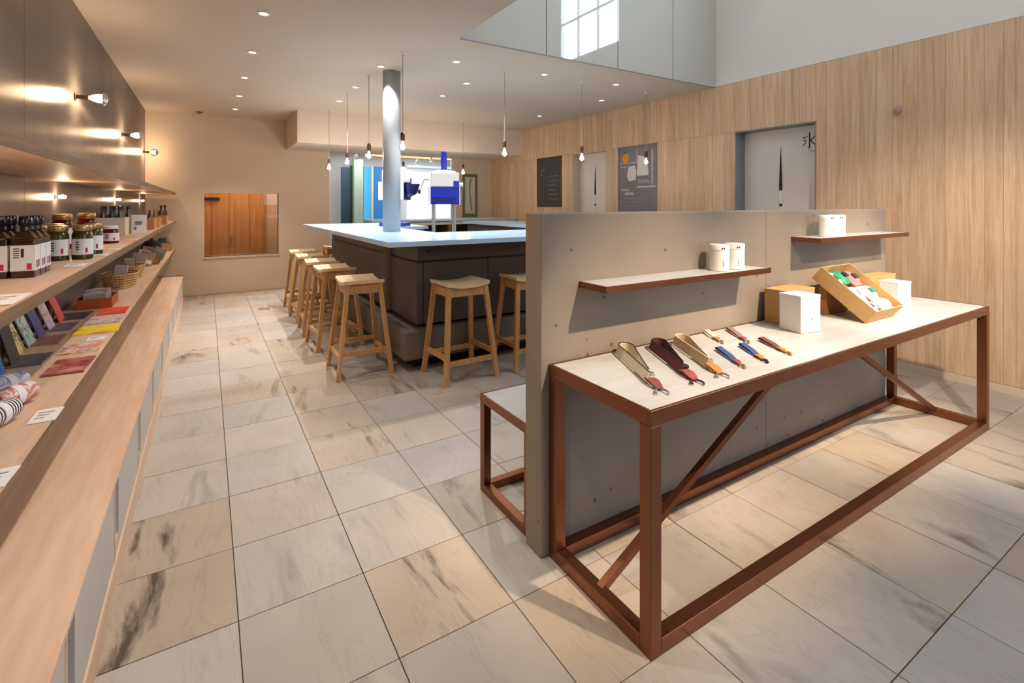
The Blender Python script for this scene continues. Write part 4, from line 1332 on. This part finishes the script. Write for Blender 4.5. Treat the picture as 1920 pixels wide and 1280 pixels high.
packet('white packet in the middle of the tilted tray', .06, .095, .09, .10, .045, 'white_paper', 'pale_pack')
packet('cream packet at the right of the tilted tray', .19, .095, .095, .10, .04, 'cream', 'green_pack')
packet('white packet at the front left of the tilted tray', .03, .012, .10, .078, .045, 'white_card', 'ink_grey')
packet('white packet at the front right of the tilted tray', .165, .012, .11, .078, .05, 'white_tin', None)

# ------------------------------------------------------------------ goods on the middle shelf
Z2 = 1.1105
bt = None
k = 0
colw = ['in the column nearest the shelf edge', 'in the middle column', 'in the column by the wall']
roww = ['front of its row', 'second of its row', 'last of its row']
for ci, x in enumerate((-.508, -.574, -.640)):
    for ri, y in enumerate((2.225, 2.292, 2.359)):
        lab = 'square black-capped syrup bottle, ' + roww[ri] + ' ' + colw[ci]
        if bt is None:
            bt = thing('syrup_bottle', lab, 'bottle', (x, y, Z2), group='square black-capped bottles on the shelf')
            w = .029
            b_ = MB()
            b_.hexa([(-w, -w, 0), (w, -w, 0), (w, w, 0), (-w, w, 0)], [(-w, -w, .125), (w, -w, .125), (w, w, .125), (-w, w, .125)])
            b_.hexa([(-w, -w, .1251), (w, -w, .1251), (w, w, .1251), (-w, w, .1251)], [(-.014, -.014, .15), (.014, -.014, .15), (.014, .014, .15), (-.014, .014, .15)])
            b_.cyl((0, 0, .15), .013, .018, n=14)
            mk('glass_body', b_, 'amber', bt, bevel=.003)
            bl_ = mk('label', MB().box(-w - .0006, w + .0006, -w - .0006, w + .0006, .022, .105), 'white_paper', bt)
            q = MB()
            for i in range(5):
                q.box(-.022, -.008, -w - .0012, -w, .064 + .0072 * i, .067 + .0072 * i)
            q.box(-.004, .003, -w - .0012, -w, .066, .094)
            for i in range(3): q.box(w, w + .0012, -.018 + .012 * i, -.014 + .012 * i, .030, .055)
            mk('lettering', q, 'ink', bl_)
            mk('pink_square', MB().box(.010, .022, -w - .0012, -w, .026, .046).box(w, w + .0012, .012, .022, .032, .056), 'pink_ink', bl_)
            mk('cap', MB().lathe([(.0155, .1685), (.0165, .172), (.0165, .196), (.014, .199), (.002, .199)], n=18), 'black_gloss', bt, smooth=True)
        else:
            t = copy_tree(bt); t.location = (x, y, Z2); t['label'] = lab
jb = {}
def jar(x, y, r, h, glass, lid, label, key, lm='white_paper'):
    if key not in jb:
        t = thing('jar', label, 'jar', (x, y, Z2), group='jars on the middle shelf')
        mk('glass_body', MB().lathe([(r * .9, 0), (r, .004), (r, h * .72), (r * .88, h * .80), (r * .82, h * .83)], n=24), glass, t, smooth=True)
        mk('lid', MB().lathe([(r * .9, h * .831), (r * .93, h * .84), (r * .93, h * .98), (r * .88, h), (.002, h)], n=24), lid, t, smooth=True)
        n = 15; lb = MB(); vs = []; fs = []
        for i in range(n):
            a = math.radians(-150 + 170 * i / (n - 1))
            for z in (h * .14, h * .60):
                vs.append(((r + .0008) * math.cos(a), (r + .0008) * math.sin(a), z))
        for i in range(n - 1): fs.append((i * 2, i * 2 + 2, i * 2 + 3, i * 2 + 1))
        jl_ = mk('label', lb.add(vs, fs), lm, t, smooth=True)
        q = MB()
        for i in range(4):
            a = math.radians(-100); q.box(-r * .45, -r * .15, -r - .0016, -r * .7, h * (.28 + .07 * i), h * (.31 + .07 * i))
        mk('lettering', q, 'ink', jl_)
        mk('pink_square', MB().box(r * .40, r * .62, -r * .93, -r * .6, h * .2, h * .34), 'pink_ink', jl_)
        jb[key] = t
    else:
        t = copy_tree(jb[key]); t.location = (x, y, Z2); t['label'] = label
    return t
jar(-.538, 2.80, .036, .148, 'olive_glass', 'gold_lid', 'tall olive jar with gold lid right beside the square bottles', 'tall')
jar(-.462, 2.82, .036, .148, 'olive_glass', 'gold_lid', 'tall olive jar with gold lid nearest the shelf edge', 'tall')
jar(-.462, 3.06, .036, .148, 'olive_glass', 'gold_lid', 'tall olive jar with gold lid last in the front pair', 'tall')
jar(-.612, 2.83, .036, .148, 'olive_glass', 'gold_lid', 'tall olive jar with gold lid by the steel wall', 'tall')
jar(-.60, 3.06, .036, .148, 'olive_glass', 'gold_lid', 'tall olive jar with gold lid behind the front jars', 'tall')
jar(-.655, 3.50, .045, .185, 'red_jam', 'brass', 'large dark red jar by the wall, nearer one', 'red_big')
jar(-.600, 3.78, .045, .185, 'red_jam', 'brass', 'large dark red jar by the wall, middle one', 'red_big')
jar(-.640, 4.05, .045, .185, 'red_jam', 'brass', 'large dark red jar by the wall, farther one', 'red_big')
jar(-.585, 3.62 + .33, .030, .085, 'red_jam', 'white_card', 'small jam jar with white lid beside the dark red jar', 'small')
jar(-.500, 3.86, .040, .105, 'red_jam', 'white_card', 'squat dark red jam jar with white lid at the shelf edge', 'squat')
# pale planters with dark bottles standing in them
def crate(name, label, x, y, w, d_, h, m, z, cat='crate', th=.006):
    t = thing(name, label, cat, (x, y, z))
    mk('bottom', B(-w / 2, w / 2, -d_ / 2, d_ / 2, 0, th), m, t)
    mk('side', B(-w / 2, -w / 2 + th, -d_ / 2, d_ / 2, th + .0003, h), m, t)
    mk('side', B(w / 2 - th, w / 2, -d_ / 2, d_ / 2, th + .0003, h), m, t)
    mk('side', B(-w / 2 + th + .0003, w / 2 - th - .0003, -d_ / 2, -d_ / 2 + th, th + .0003, h), m, t)
    mk('side', B(-w / 2 + th + .0003, w / 2 - th - .0003, d_ / 2 - th, d_ / 2, th + .0003, h), m, t)
    return t
def small_bottle(x, y, z, h, r, m, label, lean=0.0, group='small dark bottles in the shelf boxes'):
    t = thing('small_bottle', label, 'bottle', (x, y, z), group=group)
    t.rotation_euler = (0, lean, 0)
    mk('glass_body', MB().lathe([(r, 0), (r, h * .6), (r * .42, h * .74), (r * .40, h * .88)], n=14), m, t, smooth=True)
    mk('cap', MB().lathe([(r * .48, h * .881), (r * .48, h), (.001, h)], n=14), 'black_gloss', t, smooth=True)
for ci, (x, y, lab) in enumerate(((-.62, 4.86, 'pale box of dark bottles on the shelf, nearer one'), (-.60, 5.16, 'pale box of dark bottles on the shelf, farther one'))):
    crate('pale_box', lab, x, y, .18, .22, .135, 'cream', Z2)
    for i in range(3):
        for j in range(3):
            small_bottle(x - .05 + .05 * i, y - .062 + .062 * j, Z2 + .0065, .215, .021, 'black_gloss' if (i + j) % 2 else 'olive_glass',
                         'dark bottle in the %s pale box, %s row, %s' % ('nearer' if ci == 0 else 'farther', ('front', 'middle', 'back')[j], ('wall side', 'centre', 'shelf-edge side')[i]), group='dark bottles in the %s pale box' % ('nearer' if ci == 0 else 'farther'))
t = thing('sign_card', 'white standing card with grey print in front of the pale boxes', 'sign', (-.475, 5.02, Z2))
mk('card', MB().hexa([(-.045, -.002, 0), (.055, -.002, 0), (.055, .002, 0), (-.045, .002, 0)], [(-.045, .016, .15), (.055, .016, .15), (.055, .020, .15), (-.045, .020, .15)]), 'white_card', t)
mk('foot', B(-.02, .03, .002, .05, 0, .003), 'white_card', t)
mk('print', MB().box(-.02, .025, .004, .0085, .07, .10).box(-.03, -.012, .001, .004, .028, .055), 'ink_grey', t)
for k, (x, y, lab) in enumerate(((-.52, 5.85, 'wooden crate on the middle shelf, nearest'), (-.52, 6.45, 'wooden crate on the middle shelf, middle'), (-.50, 7.15, 'wooden crate on the middle shelf, farthest'))):
    crate('wooden_crate', lab, x, y, .20, .30, .10, 'crate_wood', Z2)
    for i in range(3):
        t = thing('pouch', '%s pouch standing in the %s wooden crate' % (('olive', 'brown', 'plum')[(i + k) % 3], ('nearest', 'middle', 'farthest')[k]), 'pouch', (x - .035 + .030 * i, y - .085 + .085 * i, Z2 + .0068), group='pouches in the %s crate' % ('nearest', 'middle', 'farthest')[k])
        t.rotation_euler = (0, .10, .1)
        mk('bag', MB().hexa([(-.012, -.036, 0.002), (.012, -.036, 0.002), (.012, .036, 0.002), (-.012, .036, 0.002)], [(-.003, -.036, .17), (.003, -.036, .17), (.003, .036, .17), (-.003, .036, .17)]), ('olive_pack', 'brown_pack', 'plum_pack')[(i + k) % 3], t, bevel=.002)
        mk('tag', MB().box(.008, .012, -.024, .024, .05, .10), 'cream', t)
for k, (x, y, r) in enumerate(((-.50, 7.75, .5), (-.48, 8.05, .6))):
    small_bottle(x, y, Z2, .22, .030, 'plum_pack', ('nearer' if k == 0 else 'farther') + ' plum bottle at the far end of the middle shelf', group='plum bottles at the far shelf end')
# white price cards lying on the shelves
def card(x0, x1, y0, y1, z, label, m='white_card', h=.0025, cat='card', group=None, name='price_card', marks=True):
    O = ((x0 + x1) / 2, (y0 + y1) / 2, z)
    t = thing(name, label, cat, O, rotz=rnd.uniform(-.05, .05), group=group)
    w, d_ = (x1 - x0) / 2, (y1 - y0) / 2
    mk('sheet', B(-w, w, -d_, d_, .0004, h), m, t)
    if marks:
        q = MB()
        for i in range(3):
            q.box(-w * .7, w * (.5 - .25 * i), d_ * (.45 - .4 * i) - d_ * .07, d_ * (.45 - .4 * i) + d_ * .07, h, h + .0003)
        mk('print', q, 'ink_grey', t)
    return t
card(-.475, -.395, 1.62, 1.80, Z2, 'white card on the middle shelf nearest the camera')
card(-.465, -.405, 2.47, 2.58, Z2, 'white card on the middle shelf in front of the bottles')
card(-.450, -.395, 2.92, 3.02, Z2, 'white card on the middle shelf in front of the olive jars')
card(-.440, -.392, 3.28, 3.38, Z2, 'white card on the middle shelf past the olive jars')
card(-.440, -.392, 4.15, 4.25, Z2, 'white card on the middle shelf past the jam jar')

# ------------------------------------------------------------------ goods on the lowest shelf
Z3 = .7105
card(-.445, -.388, 1.555, 1.66, Z3, 'white card on the lowest shelf nearest the camera')
card(-.445, -.382, 1.955, 2.07, Z3, 'white price card lying beside the rolled towels')
card(-.480, -.415, 3.00, 3.08, Z3, 'small white card lying before the yellow booklet')
print_mat('pr_red', [(120, 50, 60), (176, 88, 84), (216, 150, 130)], 12)
print_mat('pr_pink', [(226, 190, 170), (220, 120, 90), (244, 224, 206), (150, 120, 150)], 14)
print_mat('pr_yellow', [(250, 214, 20), (246, 224, 60), (230, 170, 60)], 10)
print_mat('pr_scarlet', [(220, 60, 50), (236, 100, 80), (214, 44, 44)], 10)
print_mat('pr_grey', [(90, 84, 92), (140, 130, 130), (110, 96, 110)], 12)
print_mat('pr_brown', [(130, 96, 78), (180, 130, 104), (150, 110, 100)], 12)
print_mat('pr_green', [(70, 76, 84), (120, 116, 118), (60, 96, 86)], 12)
print_mat('pr_dark', [(70, 54, 54), (110, 90, 84), (50, 40, 44)], 12)
print_mat('pr_blue', [(24, 40, 110), (40, 110, 200), (20, 130, 150)], 20)
print_mat('pr_teal', [(90, 160, 160), (210, 220, 190), (60, 80, 110)], 25)
print_mat('pr_navy', [(30, 34, 90), (70, 60, 150), (26, 30, 70)], 25)
print_mat('pr_lilac', [(200, 170, 180), (226, 206, 200), (160, 130, 150)], 25)
print_mat('pr_lemon', [(230, 200, 40), (240, 230, 170), (60, 60, 70), (220, 180, 30)], 25)
print_mat('pr_black', [(24, 22, 34), (40, 36, 50), (30, 26, 30)], 20)
for a in ((-.520, -.398, 2.46, 2.68, 'pr_red', 'reddish pink art print at the edge of the lowest shelf'),
          (-.540, -.405, 2.78, 2.94, 'pr_pink', 'pale orange and violet print behind the reddish one'),
          (-.560, -.385, 3.15, 3.33, 'pr_yellow', 'bright yellow booklet on the lowest shelf'),
          (-.555, -.400, 3.40, 3.58, 'pr_lilac', 'pale pink print between the yellow and red booklets'),
          (-.540, -.408, 3.66, 3.87, 'pr_scarlet', 'bright red booklet on the lowest shelf'),
          (-.705, -.585, 3.32, 3.50, 'pr_grey', 'grey violet print near the wall on the lowest shelf'),
          (-.700, -.580, 3.02, 3.20, 'pr_brown', 'brown print near the wall beside the yellow booklet'),
          (-.670, -.560, 2.66, 2.84, 'pr_green', 'grey green print near the leaning cards'),
          (-.715, -.575, 3.60, 3.80, 'pr_dark', 'dark brown print near the wall beside the red booklet')):
    card(*a[:4], Z3, a[5], a[4], .006, 'print', 'flat prints on the lowest shelf', 'art_print', False)
# small stiff cards leaning on the wall
for k, (y, m_, lab) in enumerate(((2.42, 'pr_black', 'black leaning card nearest the towels'), (2.56, 'pr_blue', 'blue and teal leaning card'), (2.74, 'pr_black', 'second black leaning card behind the blue one'),
                                  (2.90, 'pr_lemon', 'yellow picture card leaning on the wall'), (3.06, 'pr_teal', 'pale teal picture card leaning on the wall'), (3.22, 'pr_navy', 'navy picture card leaning on the wall'),
                                  (3.40, 'pr_lilac', 'lilac picture card leaning on the wall'), (3.60, 'pr_scarlet', 'red picture card leaning on the wall'))):
    big = .22 if k < 3 else .15
    t = thing('picture_card', lab, 'card', (-.655 if k < 3 else -.675, y, Z3), group='picture cards leaning at the back of the lowest shelf')
    mk('card', MB().hexa([(-.002, -.055, .0005), (.003, -.055, .0005), (.003, .055, .0005), (-.002, .055, .0005)],
                         [(-.055, -.055, big), (-.050, -.055, big), (-.050, .055, big), (-.055, .055, big)]), m_, t)
    mk('stand', MB().hexa([(-.045, -.02, .0005), (-.040, -.02, .0005), (-.040, .02, .0005), (-.045, .02, .0005)],
                          [(-.033, -.02, big * .55), (-.029, -.02, big * .55), (-.029, .02, big * .55), (-.033, .02, big * .55)]), 'kraft', t)
# rolled towels
stripes('towel_navy', (236, 230, 222), (44, 40, 70), 30, 'Y')
print_mat('towel_red', [(226, 214, 204), (206, 90, 80), (236, 226, 214)], 30)
print_mat('towel_orange', [(236, 224, 206), (220, 130, 70), (244, 236, 224)], 30)
print_mat('towel_blue', [(170, 176, 206), (214, 210, 220), (140, 140, 180)], 30)
for k, (x, y, z, a, m_, lab) in enumerate(((-.515, 1.985, .034, 18, 'towel_navy', 'rolled towel with navy stripes'), (-.520, 2.150, .034, 30, 'towel_red', 'rolled white towel with red pattern'),
                                          (-.605, 2.050, .034, 12, 'towel_orange', 'rolled towel with orange pattern'), (-.575, 2.300, .034, 30, 'towel_blue', 'rolled pale towel nearest the leaning cards'),
                                          (-.672, 2.185, .034, 20, 'towel_blue', 'rolled lavender towel near the wall'))):
    t = thing('rolled_towel', lab, 'towel', (x, y, Z3 + z), group='rolled towels on the lowest shelf')
    t.rotation_euler = (0, 0, math.radians(-a))
    mk('roll', MB().lathe([(.022, -.062), (.031, -.058), (.033, 0), (.031, .058), (.022, .062)], axis='Y', n=20), m_, t, smooth=True)
    mk('paper_band', MB().lathe([(.0338, -.012), (.0338, .012)], axis='Y', n=20, cap=False), 'white_paper', t, smooth=True)
    sp = MB()
    sp.tube([((.004 + .0014 * i) * math.cos(i * .75), -.0635, (.004 + .0014 * i) * math.sin(i * .75)) for i in range(12)], .0014, 5)
    mk('roll_end', sp, 'ink', t)
# orange tray, wicker basket with bags, far packages
t = crate('orange_tray', 'shallow orange wooden tray with wrapped packs', -.585, 4.03, .17, .26, .06, 'orange_box', Z3, 'tray')
for i in range(3):
    q = thing('wrapped_pack', 'clear-wrapped pack in the orange tray, %s' % ('at its near end', 'in its middle', 'at its far end')[i], 'pack', (-.585, 4.03 + .075 * (i - 1), Z3 + .0068), group='wrapped packs in the orange tray')
    q.rotation_euler = (0, -.04 * i, .06 * i)
    mk('wrap', B(-.06, .06, -.030, .030, .006, .085 + .012 * (i % 2)), 'plastic_pack', q, bevel=.008)
    mk('label', B(-.03, .03, -.02, .02, .0852 + .012 * (i % 2), .087 + .012 * (i % 2)), 'cream', q)
def basket(x, y, w, d_, h, label):
    t = thing('wicker_basket', label, 'basket', (x, y, Z3))
    n = 28
    ring = lambda r_, z: [(math.cos(2 * PI * i / n) * w / 2 * r_, math.sin(2 * PI * i / n) * d_ / 2 * r_, z) for i in range(n + 1)]
    for j in range(6):
        mk('weave', MB().tube(ring(.84 + .16 * j / 5 + (.012 if j % 2 else 0), .008 + (h - .014) * j / 5), .0062, 6), 'basket', t, smooth=True)
    st_ = MB()
    for i in range(n):
        a = 2 * PI * i / n
        st_.bar((math.cos(a) * w / 2 * .84, math.sin(a) * d_ / 2 * .84, .004), (math.cos(a) * w / 2, math.sin(a) * d_ / 2, h - .004), .007, .005)
    mk('stakes', st_, 'basket', t)
    mk('bottom', MB().lathe([(.84, 0), (.84, .006)], n=n), 'basket', t).scale = (w / 2, d_ / 2, 1)
    return t
basket(-.57, 4.86, .22, .38, .11, 'oval wicker basket with bags, nearer one')
basket(-.57, 5.42, .20, .34, .11, 'oval wicker basket with bags, farther one')
for bi, (bx_, by_) in enumerate(((-.57, 4.86), (-.57, 5.42))):
    for i in range(4):
        q = thing('paper_bag', 'small %s bag in the %s wicker basket' % (('clear plastic', 'cream', 'brown', 'olive')[i], ('nearer', 'farther')[bi]), 'bag', (bx_ + rnd.uniform(-.008, .008), by_ - .093 + .062 * i, Z3 + .009), group='bags in the %s wicker basket' % ('nearer', 'farther')[bi])
        q.rotation_euler = (rnd.uniform(-.05, .05), rnd.uniform(-.1, .14), rnd.uniform(-.1, .1))
        mk('bag', MB().hexa([(-.034, -.018, .003), (.034, -.018, .003), (.034, .018, .003), (-.034, .018, .003)], [(-.038, -.004, .16), (.038, -.004, .16), (.038, .004, .16), (-.038, .004, .16)]), ('plastic_pack', 'cream', 'brown_pack', 'olive_pack')[i], q, bevel=.003)
        mk('label', B(-.025, .025, -.022, -.0165, .04, .08), ('red_ink', 'white_paper', 'leather_red', 'cream')[i], q)
for i in range(7):
    q = thing('snack_bag', 'plump %s snack bag heaped on the lowest shelf, %s from the camera' % (('clear', 'brown', 'olive')[i % 3], ('first', 'second', 'third', 'fourth', 'fifth', 'sixth', 'last')[i]), 'bag', (-.60 + .05 * (i % 3), 6.15 + .15 * i, Z3 + .001), group='snack bags heaped on the lowest shelf')
    q.rotation_euler = (0, .25 + .1 * (i % 3), .4 * (i % 2))
    mk('bag', MB().hexa([(-.06, -.035, 0), (.06, -.035, 0), (.06, .035, 0), (-.06, .035, 0)], [(-.06, -.006, .15), (.06, -.006, .15), (.06, .006, .15), (-.06, .006, .15)]), ('plastic_pack', 'brown_pack', 'olive_pack')[i % 3], q, bevel=.004)
    mk('label', B(-.04, .04, -.037, -.030, .03, .07), ('cream', 'white_paper', 'leather_orange')[i % 3], q)
t = thing('black_pot', 'round black pot near the far end of the lowest shelf', 'pot', (-.60, 7.75, Z3))
mk('body', MB().lathe([(.06, 0), (.10, .03), (.11, .09), (.09, .14), (.075, .15)], n=24), 'navy_pack', t, smooth=True)
mk('lid', MB().lathe([(.08, .1505), (.075, .165), (.02, .18), (.018, .20), (.002, .205)], n=24), 'plum_pack', t, smooth=True)
crate('end_box', 'kraft box with greenery at the far end of the lowest shelf', -.50, 8.25, .20, .30, .11, 'kraft', Z3, 'box')
q = thing('pouch', 'green pouch standing in the far kraft box', 'pouch', (-.50, 8.25, Z3 + .0065))
mk('bag', MB().hexa([(-.07, -.1, 0), (.07, -.1, 0), (.07, .1, 0), (-.07, .1, 0)], [(-.06, -.09, .17), (.06, -.09, .17), (.06, .09, .17), (-.06, .09, .17)]), 'olive_pack', q, bevel=.02)
mk('tag', B(-.03, .03, -.106, -.098, .12, .16), 'green_pack', q)
